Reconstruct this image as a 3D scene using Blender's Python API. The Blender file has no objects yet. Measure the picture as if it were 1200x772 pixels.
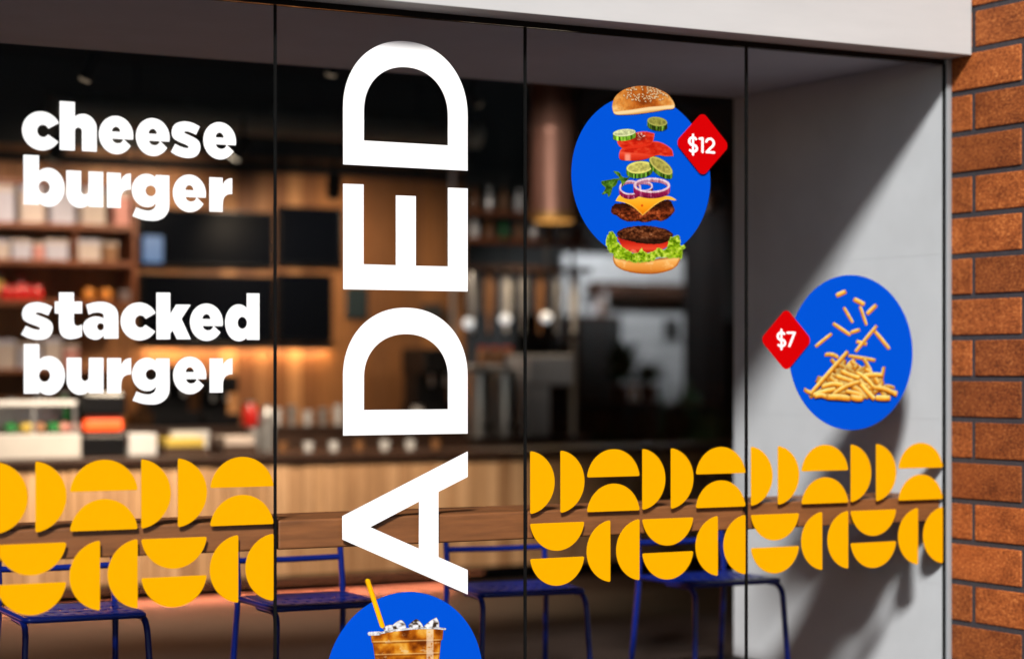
import bpy, bmesh, math, random
import numpy as np
from mathutils import Vector, Matrix

scene = bpy.context.scene
COL = scene.collection
rad = math.radians

# ------------------------------------------------------------------ camera
# world: X runs along the shopfront, Y goes into the shop, Z is up; glass outer face at Y = 0
FPX, PX, HY = 2480.0, 600.0, 435.0          # focal length, principal column and horizon row of the 1200 px wide photo
TH = math.atan(FPX / 4504.0)                # heading away from the glass normal
CT, ST = math.cos(TH), math.sin(TH)
CAM = (-3.840, -6.868, 1.36)
cd = bpy.data.cameras.new('camera'); cam = bpy.data.objects.new('camera', cd); COL.objects.link(cam)
cam.location = CAM
cam.rotation_euler = (rad(90), 0, -TH)
cd.sensor_width = 36.0; cd.lens = FPX / 1200 * 36.0
cd.shift_y = 49 / 1200.0
cd.clip_start = 0.1; cd.clip_end = 300
cd.dof.use_dof = True; cd.dof.focus_distance = 7.72; cd.dof.aperture_fstop = 0.85
scene.camera = cam

def ray(x):
    k = (x - PX) / FPX
    return CT * k + ST, -ST * k + CT
def P(x, y, v):
    """point of the photo's pixel (x, y) on the plane Y = v"""
    du, dv = ray(x)
    t = (v - CAM[1]) / dv
    return CAM[0] + du * t, v, CAM[2] - (y - HY) * t / FPX
def G(x, y):
    p = P(x, y, 0); return p[0], p[2]

# ------------------------------------------------------------------ light
SUN = Vector((0.70, 1.0, -0.93)).normalized()
EL = math.asin(-SUN.z); ROT = math.atan2(-SUN.x, -SUN.y)
w = bpy.data.worlds.new('World'); scene.world = w; w.use_nodes = True
nt = w.node_tree; bg = nt.nodes['Background']
sky = nt.nodes.new('ShaderNodeTexSky'); sky.sky_type = 'NISHITA'; sky.sun_disc = False
sky.sun_elevation = EL; sky.sun_rotation = ROT
nt.links.new(sky.outputs[0], bg.inputs[0]); bg.inputs[1].default_value = 0.065
sl = bpy.data.lights.new('sun', 'SUN'); sl.energy = 4.6; sl.angle = rad(7.5); sl.color = (1.0, 0.975, 0.94)
so = bpy.data.objects.new('sun', sl); COL.objects.link(so)
so.rotation_euler = SUN.to_track_quat('-Z', 'Y').to_euler(); so.location = (-8, -8, 9)
scene.view_settings.view_transform = 'Standard'; scene.view_settings.look = 'None'
scene.view_settings.gamma = 1.0; scene.view_settings.use_curve_mapping = False
scene.view_settings.exposure = 0.38
scene.render.engine = 'CYCLES'
scene.cycles.use_denoising = True
scene.cycles.max_bounces = 8; scene.cycles.transparent_max_bounces = 24
scene.cycles.sample_clamp_indirect = 4.0
scene.cycles.caustics_reflective = False; scene.cycles.caustics_refractive = False

# ------------------------------------------------------------------ materials
def srgb(r, g, b, k=1.0):
    f = lambda c: (c / 12.92 if c <= 0.04045 else ((c + 0.055) / 1.055) ** 2.4)
    return (f(r / 255) * k, f(g / 255) * k, f(b / 255) * k)

def new_mat(name):
    m = bpy.data.materials.new(name); m.use_nodes = True
    return m, m.node_tree, m.node_tree.nodes['Principled BSDF']

def mat(name, col, rough=0.5, metal=0.0, var=0.0, scale=8.0, stretch=(1, 1, 1), bump=0.0, spec=0.5, emit=None, es=0.0):
    m, t, b = new_mat(name)
    b.inputs['Roughness'].default_value = rough; b.inputs['Metallic'].default_value = metal
    b.inputs['Specular IOR Level'].default_value = spec
    b.inputs['Base Color'].default_value = (*col, 1)
    if var or bump:
        tc = t.nodes.new('ShaderNodeTexCoord'); mp = t.nodes.new('ShaderNodeMapping')
        mp.inputs['Scale'].default_value = stretch
        no = t.nodes.new('ShaderNodeTexNoise'); no.inputs['Scale'].default_value = scale; no.inputs['Detail'].default_value = 6
        no.inputs['Roughness'].default_value = 0.62
        t.links.new(tc.outputs['Object'], mp.inputs[0]); t.links.new(mp.outputs[0], no.inputs['Vector'])
        if var:
            rp = t.nodes.new('ShaderNodeValToRGB')
            rp.color_ramp.elements[0].position = 0.28; rp.color_ramp.elements[1].position = 0.72
            rp.color_ramp.elements[0].color = (*[c * (1 - var) for c in col], 1)
            rp.color_ramp.elements[1].color = (*[min(1, c * (1 + var)) for c in col], 1)
            t.links.new(no.outputs['Fac'], rp.inputs[0]); t.links.new(rp.outputs[0], b.inputs['Base Color'])
        if bump:
            bp = t.nodes.new('ShaderNodeBump'); bp.inputs['Strength'].default_value = bump; bp.inputs['Distance'].default_value = 0.004
            t.links.new(no.outputs['Fac'], bp.inputs['Height']); t.links.new(bp.outputs[0], b.inputs['Normal'])
    if emit:
        b.inputs['Emission Color'].default_value = (*emit, 1); b.inputs['Emission Strength'].default_value = es
    return m

def island_mat(name, cols, rough=0.6, scale=30.0, stretch=(1, 1, 1), var=0.35, bump=0.2, spec=0.4):
    """per-board or per-brick tone from the mesh island, times a grain"""
    m, t, b = new_mat(name)
    ge = t.nodes.new('ShaderNodeNewGeometry'); rp = t.nodes.new('ShaderNodeValToRGB')
    rp.color_ramp.elements[0].color = (*cols[0], 1); rp.color_ramp.elements[1].color = (*cols[-1], 1)
    for i, c in enumerate(cols[1:-1]):
        e = rp.color_ramp.elements.new((i + 1) / (len(cols) - 1)); e.color = (*c, 1)
    t.links.new(ge.outputs['Random Per Island'], rp.inputs[0])
    tc = t.nodes.new('ShaderNodeTexCoord'); mp = t.nodes.new('ShaderNodeMapping'); mp.inputs['Scale'].default_value = stretch
    ad = t.nodes.new('ShaderNodeVectorMath'); ad.operation = 'MULTIPLY_ADD'
    ad.inputs[1].default_value = (1, 1, 1)
    cb = t.nodes.new('ShaderNodeCombineXYZ')
    ml = t.nodes.new('ShaderNodeMath'); ml.operation = 'MULTIPLY'; ml.inputs[1].default_value = 37.0
    t.links.new(ge.outputs['Random Per Island'], ml.inputs[0])
    for i in range(3): t.links.new(ml.outputs[0], cb.inputs[i])
    t.links.new(tc.outputs['Object'], mp.inputs[0]); t.links.new(mp.outputs[0], ad.inputs[0]); t.links.new(cb.outputs[0], ad.inputs[2])
    no = t.nodes.new('ShaderNodeTexNoise'); no.inputs['Scale'].default_value = scale; no.inputs['Detail'].default_value = 8; no.inputs['Roughness'].default_value = 0.7
    t.links.new(ad.outputs[0], no.inputs['Vector'])
    r2 = t.nodes.new('ShaderNodeValToRGB'); r2.color_ramp.elements[0].position = 0.3; r2.color_ramp.elements[1].position = 0.7
    a, c = max(0, 1 - var), 1 + var
    r2.color_ramp.elements[0].color = (a, a, a, 1); r2.color_ramp.elements[1].color = (c, c, c, 1)
    t.links.new(no.outputs['Fac'], r2.inputs[0])
    mx = t.nodes.new('ShaderNodeMixRGB'); mx.blend_type = 'MULTIPLY'; mx.inputs[0].default_value = 1
    t.links.new(rp.outputs[0], mx.inputs[1]); t.links.new(r2.outputs[0], mx.inputs[2]); t.links.new(mx.outputs[0], b.inputs['Base Color'])
    b.inputs['Roughness'].default_value = rough; b.inputs['Specular IOR Level'].default_value = spec
    if bump:
        bp = t.nodes.new('ShaderNodeBump'); bp.inputs['Strength'].default_value = bump; bp.inputs['Distance'].default_value = 0.004
        t.links.new(no.outputs['Fac'], bp.inputs['Height']); t.links.new(bp.outputs[0], b.inputs['Normal'])
    return m

def brick_mat():
    m, t, b = new_mat('rust brick')
    ge = t.nodes.new('ShaderNodeNewGeometry'); tc = t.nodes.new('ShaderNodeTexCoord')
    mp = t.nodes.new('ShaderNodeMapping'); mp.inputs['Scale'].default_value = (1, 0.5, 1)
    cb = t.nodes.new('ShaderNodeCombineXYZ'); ml = t.nodes.new('ShaderNodeMath'); ml.operation = 'MULTIPLY'; ml.inputs[1].default_value = 53
    ad = t.nodes.new('ShaderNodeVectorMath'); ad.operation = 'ADD'
    L = t.links.new
    L(ge.outputs['Random Per Island'], ml.inputs[0]); L(ml.outputs[0], cb.inputs[0]); L(ml.outputs[0], cb.inputs[1])
    L(tc.outputs['Object'], mp.inputs[0]); L(mp.outputs[0], ad.inputs[0]); L(cb.outputs[0], ad.inputs[1])
    def noise(s, d, r):
        n = t.nodes.new('ShaderNodeTexNoise'); n.inputs['Scale'].default_value = s; n.inputs['Detail'].default_value = d; n.inputs['Roughness'].default_value = r
        L(ad.outputs[0], n.inputs['Vector']); return n
    def ramp(src, stops):
        r = t.nodes.new('ShaderNodeValToRGB')
        r.color_ramp.elements[0].position = stops[0][0]; r.color_ramp.elements[0].color = (*stops[0][1], 1)
        r.color_ramp.elements[1].position = stops[-1][0]; r.color_ramp.elements[1].color = (*stops[-1][1], 1)
        for p, c in stops[1:-1]:
            e = r.color_ramp.elements.new(p); e.color = (*c, 1)
        L(src, r.inputs[0]); return r
    fine = noise(130, 5, 0.68); mid = noise(13, 6, 0.7)
    base = ramp(fine.outputs['Fac'], [(0.28, srgb(76, 35, 14)), (0.42, srgb(134, 66, 27)), (0.56, srgb(170, 90, 39)), (0.74, srgb(220, 140, 76))])
    bl = ramp(mid.outputs['Fac'], [(0.32, (0.58, 0.52, 0.48)), (0.52, (1, 1, 1)), (0.72, (1.2, 1.28, 1.36))])
    tone = ramp(ge.outputs['Random Per Island'], [(0, (0.60, 0.60, 0.60)), (0.5, (0.86, 0.88, 0.9)), (1, (1.10, 1.12, 1.14))])
    m1 = t.nodes.new('ShaderNodeMixRGB'); m1.blend_type = 'MULTIPLY'; m1.inputs[0].default_value = 1
    m2 = t.nodes.new('ShaderNodeMixRGB'); m2.blend_type = 'MULTIPLY'; m2.inputs[0].default_value = 1
    L(base.outputs[0], m1.inputs[1]); L(bl.outputs[0], m1.inputs[2]); L(m1.outputs[0], m2.inputs[1]); L(tone.outputs[0], m2.inputs[2])
    L(m2.outputs[0], b.inputs['Base Color'])
    b.inputs['Roughness'].default_value = 0.85; b.inputs['Specular IOR Level'].default_value = 0.25
    bp = t.nodes.new('ShaderNodeBump'); bp.inputs['Strength'].default_value = 0.35; bp.inputs['Distance'].default_value = 0.004
    L(fine.outputs['Fac'], bp.inputs['Height']); L(bp.outputs[0], b.inputs['Normal'])
    return m

def glass_mat():
    m = bpy.data.materials.new('shop window glass'); m.use_nodes = True; t = m.node_tree
    for n in list(t.nodes): t.nodes.remove(n)
    out = t.nodes.new('ShaderNodeOutputMaterial'); mx = t.nodes.new('ShaderNodeMixShader')
    tr = t.nodes.new('ShaderNodeBsdfTransparent'); gl = t.nodes.new('ShaderNodeBsdfGlossy'); fr = t.nodes.new('ShaderNodeFresnel')
    tr.inputs[0].default_value = (0.985, 0.99, 0.988, 1); gl.inputs['Roughness'].default_value = 0.0; fr.inputs[0].default_value = 1.10
    t.links.new(fr.outputs[0], mx.inputs[0]); t.links.new(tr.outputs[0], mx.inputs[1]); t.links.new(gl.outputs[0], mx.inputs[2])
    t.links.new(mx.outputs[0], out.inputs[0]); return m

def print_mat():
    m, t, b = new_mat('printed vinyl')
    at = t.nodes.new('ShaderNodeAttribute'); at.attribute_name = 'ink'
    t.links.new(at.outputs['Color'], b.inputs['Base Color']); b.inputs['Roughness'].default_value = 0.55
    b.inputs['Specular IOR Level'].default_value = 0.03
    return m

M = {}
M['brick'] = brick_mat()
M['mortar'] = mat('dark mortar', srgb(52, 48, 52), 0.9, var=0.3, scale=60, bump=0.3)
M['plaster'] = mat('grey plaster', (0.60, 0.615, 0.645), 0.75, var=0.08, scale=2.2, bump=0.06)
M['fascia'] = mat('white fascia board', (0.47, 0.468, 0.463), 0.6, var=0.06, scale=3.2, stretch=(0.35, 1, 2.2), bump=0.05)
M['soffit'] = mat('grey soffit board', (0.43, 0.465, 0.55), 0.7, var=0.06, scale=3.0)
M['black'] = mat('black frame', (0.005, 0.005, 0.005), 0.6, spec=0.1)
M['seal'] = mat('black silicone', (0.004, 0.004, 0.004), 0.7, spec=0.08)
M['alu'] = mat('brushed aluminium', (0.30, 0.315, 0.33), 0.5, metal=0.15, var=0.06, scale=40, stretch=(1, 1, 0.05))
M['glass'] = glass_mat(); M['ink'] = print_mat()
M['white'] = mat('white vinyl', (0.88, 0.88, 0.88), 0.6, spec=0.2)
M['yellow'] = mat('yellow vinyl', srgb(255, 180, 0, 0.69), 0.8, spec=0.02, var=0.02, scale=26)
M['blue'] = mat('blue vinyl', srgb(0, 85, 221, 0.69), 0.8, spec=0.02)
M['red'] = mat('red vinyl', srgb(214, 0, 4, 0.70), 0.8, spec=0.02)
M['bar'] = mat('brown oak', srgb(122, 74, 39), 0.5, var=0.30, scale=4.0, stretch=(1.0, 7, 11), bump=0.06)
M['chair'] = mat('blue powder coat', (0.002, 0.011, 0.14), 0.3, spec=0.25)
M['pave'] = mat('concrete pavement', (0.085, 0.085, 0.087), 0.9, var=0.2, scale=5, bump=0.2)
M['asphalt'] = mat('asphalt', (0.05, 0.05, 0.05), 0.9, var=0.3, scale=40, bump=0.3)
M['floor'] = mat('dark wood floor', (0.030, 0.019, 0.015), 0.6, spec=0.2, var=0.3, scale=3, stretch=(1, 6, 1))
M['dark'] = mat('dark paint', (0.010, 0.009, 0.009), 0.8, spec=0.1)
M['dark2'] = mat('dark grey paint', (0.035, 0.036, 0.036), 0.6, var=0.2, scale=2)
M['plank'] = island_mat('warm plank cladding', [srgb(80, 48, 26), srgb(158, 106, 62), srgb(112, 70, 40), srgb(182, 132, 86)], 0.55, 5, (14, 14, 0.9), 0.30, 0.1)
M['counter'] = island_mat('pale plank counter', [srgb(160, 120, 86), srgb(190, 150, 112), srgb(174, 134, 98), srgb(208, 168, 130)], 0.55, 4, (14, 14, 0.8), 0.26, 0.1)
M['shelf'] = mat('shelf oak', srgb(120, 66, 34), 0.5, var=0.3, scale=5, stretch=(1, 6, 8))
M['ctop'] = mat('dark counter top', srgb(52, 34, 26), 0.4, var=0.3, scale=6)
M['marble'] = mat('white stone', (0.46, 0.44, 0.43), 0.35, var=0.08, scale=5)
M['steel'] = mat('stainless steel', (0.62, 0.62, 0.63), 0.32, metal=0.85, var=0.08, scale=12, stretch=(1, 1, 0.1))
M['white_enamel'] = mat('white enamel', (0.56, 0.56, 0.58), 0.4)
M['machine'] = mat('black enamel', (0.006, 0.006, 0.007), 0.25, spec=0.3)
M['navy'] = mat('menu board', (0.0015, 0.002, 0.004), 0.3, spec=0.03)
M['duct'] = mat('galvanised duct', (0.30, 0.33, 0.31), 0.5, metal=0.3, var=0.2, scale=4)
M['teal'] = mat('slate', (0.012, 0.026, 0.032), 0.6)
M['paper'] = mat('cream carton', (0.46, 0.38, 0.34), 0.7, var=0.12, scale=9)
M['paper_b'] = mat('pale carton', (0.40, 0.39, 0.46), 0.7, var=0.12, scale=9)
M['pink'] = mat('pink carton', (0.5, 0.22, 0.19), 0.7)
M['redj'] = mat('red jar', (0.62, 0.02, 0.015), 0.25)
M['yel'] = mat('yellow tin', (0.50, 0.36, 0.06), 0.5)
M['orange'] = mat('orange fruit', (0.72, 0.26, 0.03), 0.5)
M['green'] = mat('green bottle', (0.01, 0.13, 0.03), 0.2)
M['amber'] = mat('amber bottle', (0.16, 0.06, 0.015), 0.2)
M['cork'] = mat('brown jar', (0.22, 0.10, 0.04), 0.5)
M['copper'] = mat('copper', (0.56, 0.29, 0.22), 0.42, metal=0.6, var=0.15, scale=3)
M['brass'] = mat('brass', (0.70, 0.40, 0.13), 0.55, metal=0.7)
M['tile'] = mat('pale tile wall', (0.46, 0.47, 0.48), 0.5, var=0.14, scale=6)
M['leaf'] = mat('plant leaf', (0.03, 0.075, 0.03), 0.6, var=0.4, scale=10)
M['pot'] = mat('clay pot', (0.16, 0.06, 0.035), 0.7)
M['darkwood'] = mat('dark stained wood', (0.055, 0.026, 0.016), 0.5, var=0.4, scale=6)
M['hot'] = mat('heating element', (0.6, 0.05, 0.01), 0.5, emit=(1.0, 0.09, 0.015), es=1.5)
M['bulb'] = mat('lamp lens', (0.8, 0.8, 0.8), 0.4, emit=(1.0, 0.80, 0.58), es=2.5)
M['dim_lens'] = mat('dim lamp lens', (0.3, 0.28, 0.26), 0.4, emit=(1.0, 0.75, 0.5), es=0.18)
M['amber_lens'] = mat('amber lamp lens', (0.5, 0.3, 0.1), 0.4, emit=(1.0, 0.45, 0.10), es=0.7)
M['screen'] = mat('blue screen', (0.05, 0.08, 0.12), 0.4, emit=(0.10, 0.20, 0.42), es=0.55)
M['globe'] = mat('lit globe', (0.8, 0.8, 0.8), 0.4, emit=(0.92, 0.96, 1.0), es=0.45)
M['led'] = mat('warm led', (0.8, 0.5, 0.3), 0.4, emit=(1.0, 0.30, 0.12), es=1.2)

# ------------------------------------------------------------------ mesh helpers
class MB:
    def __init__(s): s.v = []; s.f = []; s.smooth = False
    def box(s, x0, y0, z0, x1, y1, z1):
        x0, x1 = sorted((x0, x1)); y0, y1 = sorted((y0, y1)); z0, z1 = sorted((z0, z1))
        n = len(s.v)
        s.v += [(x0, y0, z0), (x1, y0, z0), (x1, y1, z0), (x0, y1, z0), (x0, y0, z1), (x1, y0, z1), (x1, y1, z1), (x0, y1, z1)]
        s.f += [tuple(n + i for i in q) for q in ((3, 2, 1, 0), (4, 5, 6, 7), (0, 1, 5, 4), (1, 2, 6, 5), (2, 3, 7, 6), (3, 0, 4, 7))]
        return s
    def lathe(s, prof, c=(0, 0, 0), n=20):
        """(radius, height) profile turned about a vertical axis"""
        b = len(s.v)
        for r, z in prof:
            for i in range(n):
                a = 2 * math.pi * i / n
                s.v.append((c[0] + r * math.cos(a), c[1] + r * math.sin(a), c[2] + z))
        for k in range(len(prof) - 1):
            for i in range(n):
                j = (i + 1) % n
                s.f.append((b + k * n + i, b + k * n + j, b + (k + 1) * n + j, b + (k + 1) * n + i))
        s.f.append(tuple(b + i for i in reversed(range(n)))); s.f.append(tuple(b + (len(prof) - 1) * n + i for i in range(n)))
        s.smooth = True; return s
    def tube(s, pts, r, n=10):
        pts = [Vector(p) for p in pts]; b = len(s.v); m = len(pts); up = None
        for k, p in enumerate(pts):
            d = ((pts[min(k + 1, m - 1)] - p).normalized() + (p - pts[max(k - 1, 0)]).normalized()).normalized()
            if up is None:
                up = Vector((0, 0, 1)) if abs(d.z) < 0.9 else Vector((1, 0, 0))
            a = d.cross(up).normalized(); c = a.cross(d).normalized(); up = c
            for i in range(n):
                t = 2 * math.pi * i / n; s.v.append(tuple(p + a * (r * math.cos(t)) + c * (r * math.sin(t))))
        for k in range(m - 1):
            for i in range(n):
                j = (i + 1) % n
                s.f.append((b + k * n + i, b + k * n + j, b + (k + 1) * n + j, b + (k + 1) * n + i))
        s.f.append(tuple(b + i for i in reversed(range(n)))); s.f.append(tuple(b + (m - 1) * n + i for i in range(n)))
        s.smooth = True; return s
    def build(s, name, m, parent=None, bevel=0.0, seg=2):
        me = bpy.data.meshes.new(name); me.from_pydata(s.v, [], s.f); me.update()
        bm = bmesh.new(); bm.from_mesh(me); bmesh.ops.recalc_face_normals(bm, faces=bm.faces); bm.to_mesh(me); bm.free()
        return link(name, me, m, parent, bevel, seg, s.smooth)

def link(name, me, m, parent=None, bevel=0.0, seg=2, smooth=False):
    o = bpy.data.objects.new(name, me); COL.objects.link(o); me.materials.append(m)
    if smooth:
        me.polygons.foreach_set('use_smooth', [True] * len(me.polygons))
        me.set_sharp_from_angle(angle=rad(40))
    if bevel:
        b = o.modifiers.new('edge', 'BEVEL'); b.width = bevel; b.segments = seg; b.limit_method = 'ANGLE'; b.angle_limit = rad(40)
    if parent: o.parent = parent
    return o

def tag(o, label=None, cat=None, group=None, kind=None):
    if label: o['label'] = label
    if cat: o['category'] = cat
    if group: o['group'] = group
    if kind: o['kind'] = kind
    return o
def thing(name, label, cat, loc=(0, 0, 0), group=None, rz=0.0):
    o = bpy.data.objects.new(name, None); COL.objects.link(o); o.location = loc; o.rotation_euler.z = rz
    o.empty_display_size = 0.1
    return tag(o, label, cat, group)
def struct(mb, name, m, bevel=0.0):
    return tag(mb.build(name, m, None, bevel), kind='structure')
def copy_tree(o, parent=None):
    c = o.copy(); COL.objects.link(c); c.parent = parent
    for ch in list(o.children): copy_tree(ch, c)
    return c

# ------------------------------------------------------------------ flat shapes from signed distances
def smooth_poly(pts, n=6):
    """closed Catmull-Rom through (x, y) points; a third item 'c' keeps a corner"""
    out = []; N = len(pts); cor = [len(p) > 2 for p in pts]; q = [np.array(p[:2], float) for p in pts]
    for i in range(N):
        p1, p2 = q[i], q[(i + 1) % N]
        p0 = q[i - 1] if not cor[i] else p1 - (p2 - p1)
        p3 = q[(i + 2) % N] if not cor[(i + 1) % N] else p2 + (p2 - p1)
        if cor[i] and cor[(i + 1) % N]:
            out.append(p1); continue
        for k in range(n):
            t = k / n
            out.append(0.5 * (2 * p1 + (p2 - p0) * t + (2 * p0 - 5 * p1 + 4 * p2 - p3) * t * t + (3 * p1 - p0 - 3 * p2 + p3) * t ** 3))
    return np.array(out)
def sd_poly(X, Y, pts):
    pts = np.asarray(pts, float); d = np.full(X.shape, 1e18); ins = np.zeros(X.shape, bool)
    for i in range(len(pts)):
        ax, ay = pts[i]; bx, by = pts[(i + 1) % len(pts)]
        ex, ey = bx - ax, by - ay; L = ex * ex + ey * ey + 1e-12
        t = np.clip(((X - ax) * ex + (Y - ay) * ey) / L, 0, 1)
        d = np.minimum(d, (X - ax - t * ex) ** 2 + (Y - ay - t * ey) ** 2)
        if ay != by:
            c = ((ay > Y) != (by > Y)) & (X < (bx - ax) * (Y - ay) / (by - ay) + ax); ins ^= c
    return np.where(ins, -1, 1) * np.sqrt(d)
def sd_ell(X, Y, cx, cy, a, b):
    dx, dy = (X - cx) / a, (Y - cy) / b; k = np.sqrt(dx * dx + dy * dy) + 1e-9
    g = np.sqrt((dx / a) ** 2 + (dy / b) ** 2) + 1e-9
    return np.clip(k * (k - 1) / g, -min(a, b), 1e6)
def sd_box(X, Y, x0, y0, x1, y1):
    return np.maximum(np.maximum(x0 - X, X - x1), np.maximum(y0 - Y, Y - y1))
def sd_seg(X, Y, ax, ay, bx, by, r):
    ex, ey = bx - ax, by - ay; t = np.clip(((X - ax) * ex + (Y - ay) * ey) / (ex * ex + ey * ey + 1e-12), 0, 1)
    return np.hypot(X - ax - t * ex, Y - ay - t * ey) - r

def contour(F, xs, ys):
    """closed loops of F = 0 (inside negative)"""
    F = np.where(np.abs(F) < 1e-6, 1e-6, F); I = F < 0
    mixed = np.argwhere(~((I[:-1, :-1] == I[1:, :-1]) & (I[:-1, :-1] == I[:-1, 1:]) & (I[:-1, :-1] == I[1:, 1:])))
    nxt = {}; pos = {}
    def edge(j, i, j2, i2):
        k = (min(j, j2), min(i, i2), 0 if j == j2 else 1)
        if k not in pos:
            a, b = F[j, i], F[j2, i2]; t = a / (a - b)
            pos[k] = (xs[i] + (xs[i2] - xs[i]) * t, ys[j] + (ys[j2] - ys[j]) * t)
        return k
    for j, i in mixed:
        c = [(j, i), (j, i + 1), (j + 1, i + 1), (j + 1, i)]; outs = []; ins = []
        for q in range(4):
            a, b = c[q], c[(q + 1) % 4]
            if I[a] and not I[b]: outs.append(edge(*a, *b))
            if not I[a] and I[b]: ins.append(edge(*a, *b))
        for o, n in zip(outs, ins): nxt[o] = n
    loops = []
    while nxt:
        s, e = nxt.popitem(); lp = [s]
        while e != s and e in nxt:
            lp.append(e); e = nxt.pop(e)
        if len(lp) > 6: loops.append(np.array([pos[k] for k in lp]))
    return loops
def simplify(lp, eps):
    keep = np.zeros(len(lp), bool); n = len(lp); h = n // 2; keep[0] = keep[h] = True
    st = [(0, h), (h, n)]
    while st:
        a, b = st.pop()
        if b - a < 2: continue
        p, q = lp[a], lp[b % n]; d = q - p; L = np.hypot(*d) + 1e-12
        m = lp[a + 1:b]; dist = np.abs((m[:, 0] - p[0]) * d[1] - (m[:, 1] - p[1]) * d[0]) / L
        k = dist.argmax()
        if dist[k] > eps: keep[a + 1 + k] = True; st += [(a, a + 1 + k), (a + 1 + k, b)]
    return lp[keep]

def flat_mesh(name, loops, v, thick, m, parent=None, edge=0.0):
    """loops in (X, Z) metres -> a sheet standing on the glass, its back at Y = v, its face at v - thick"""
    cu = bpy.data.curves.new(name, 'CURVE'); cu.dimensions = '2D'; cu.fill_mode = 'BOTH'
    cu.extrude = max(thick / 2 - edge, 1e-5); cu.bevel_depth = edge; cu.bevel_resolution = 1; cu.offset = -edge
    for lp in loops:
        s = cu.splines.new('POLY'); s.points.add(len(lp) - 1); s.use_cyclic_u = True
        s.points.foreach_set('co', np.c_[lp, np.zeros(len(lp)), np.ones(len(lp))].ravel())
    tmp = bpy.data.objects.new('tmp', cu); me = bpy.data.meshes.new_from_object(tmp); bpy.data.objects.remove(tmp)
    co = np.empty(len(me.vertices) * 3); me.vertices.foreach_get('co', co); co = co.reshape(-1, 3)
    me.vertices.foreach_set('co', np.c_[co[:, 0], -co[:, 2] + v - thick / 2, co[:, 1]].ravel())
    me.name = name; me.materials.clear(); me.update()
    return link(name, me, m, parent)

def sdf_sheet(name, fn, box, step, v, thick, m, parent=None, map_=None, edge=0.0, eps=None):
    x0, y0, x1, y1 = box; xs = np.arange(x0 - 2 * step, x1 + 3 * step, step); ys = np.arange(y0 - 2 * step, y1 + 3 * step, step)
    X, Y = np.meshgrid(xs, ys)
    loops = [simplify(l, eps or step * 0.06) for l in contour(fn(X, Y), xs, ys)]
    if map_: loops = [np.array([map_(*p) for p in l]) for l in loops]
    return flat_mesh(name, loops, v, thick, m, parent, edge)

# ------------------------------------------------------------------ setting
GT = 1.36 + 1.279                     # top of the glass
SOF = GT + 0.032                      # soffit behind it
RD = 1.53                             # depth of the window recess
UW = 2.0                              # inner face of the recess wall
UL, UR, VB, ZC = -4.2, 10.5, 12.6, 3.5
struct(MB().box(-30, -14, -0.30, 30, 0.0, 0.0), 'pavement', M['pave'])
struct(MB().box(-150, -160, -0.62, 150, 160, -0.42), 'ground', M['asphalt'])
struct(MB().box(-40, -24, -0.42, 40, -14, -0.12), 'road', M['asphalt'])
struct(MB().box(UL, 0.0, -0.30, UR, VB, -0.002), 'floor', M['floor'])
struct(MB().box(UL, RD, ZC, UR, VB, ZC + 0.2), 'ceiling', M['dark'])
struct(MB().box(-3.0, 0.03, SOF, UW + 0.3, RD, ZC + 0.2), 'soffit', M['soffit'])
_m = MB(); _z = [-0.001, 0.47, 1.16, 1.85, 2.54, SOF - 0.001]
for _a, _b in zip(_z[:-1], _z[1:]):
    for _c, _d in ((0.012, 0.78), (0.78, RD)):
        _m.box(UW, _c + 0.0003, _a + 0.0003, UW + 0.02, _d - 0.0003, _b - 0.0003)
_m.box(UW + 0.0203, 0.012, -0.001, UW + 0.30, RD, SOF - 0.001)
struct(_m, 'reveal_wall', M['plaster'])
struct(MB().box(UW + 0.30, RD - 0.2, 0, UR, RD, ZC), 'room_front_wall', M['dark'])
struct(MB().box(UL, 0.012, 0, -3.0, 0.25, ZC + 0.2), 'shop_side_front_wall', M['plaster'])
struct(MB().box(UL - 0.2, 0.0, 0, UL, VB, ZC + 0.2), 'room_left_wall', M['dark2'])
struct(MB().box(UR, RD - 0.2, 0, UR + 0.2, VB, ZC + 0.2), 'room_right_wall', M['dark'])
struct(MB().box(UL, VB, 0, UR, VB + 0.2, ZC + 0.2), 'room_back_wall', M['dark2'])
struct(MB().box(-30, 0.02, SOF + 0.55, UW + 0.02, 0.03, 7.0), 'upper_facade_wall', M['plaster'])

# brick return wall, bricks laid proud of dark mortar
UB = 2.03
bw = thing('brick_wall', 'rust orange brick wall with thick dark mortar beside the window', 'brick wall', (UB, 0, 0))
MB().box(0.006, -3.6, 0, 0.32, 0.02, 6.0).build('mortar', M['mortar'], bw)
def on_u(x, u):
    du, dv = ray(x); t = (u - CAM[0]) / du; return CAM[1] + dv * t
v_a, v_b = on_u(1140.2, UB), on_u(1198.5, UB)
BL = 2 * (v_a - v_b); MT = 0.023; RH = 0.169; Z0 = 0.316 - 2 * RH
bm = MB(); rnd = random.Random(4)
for k in range(0, 36):
    z0 = Z0 + RH * k + MT / 2; z1 = Z0 + RH * (k + 1) - MT / 2
    if z1 < 0.01: continue
    z0 = max(z0, 0.0)
    j0 = v_a if k % 2 == 0 else v_b
    j = j0 + BL * 2
    while j > -3.6:
        y1 = min(j - MT / 2, 0.019); y0 = max(j - BL + MT / 2, -3.59)
        if y1 - y0 > 0.03:
            e = rnd.uniform(-0.0015, 0.0015); bm.box(e, y0, z0, 0.05, y1, z1)
        j -= BL
bm.build('brickwork', M['brick'], bw, 0.004, 2)

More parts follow.
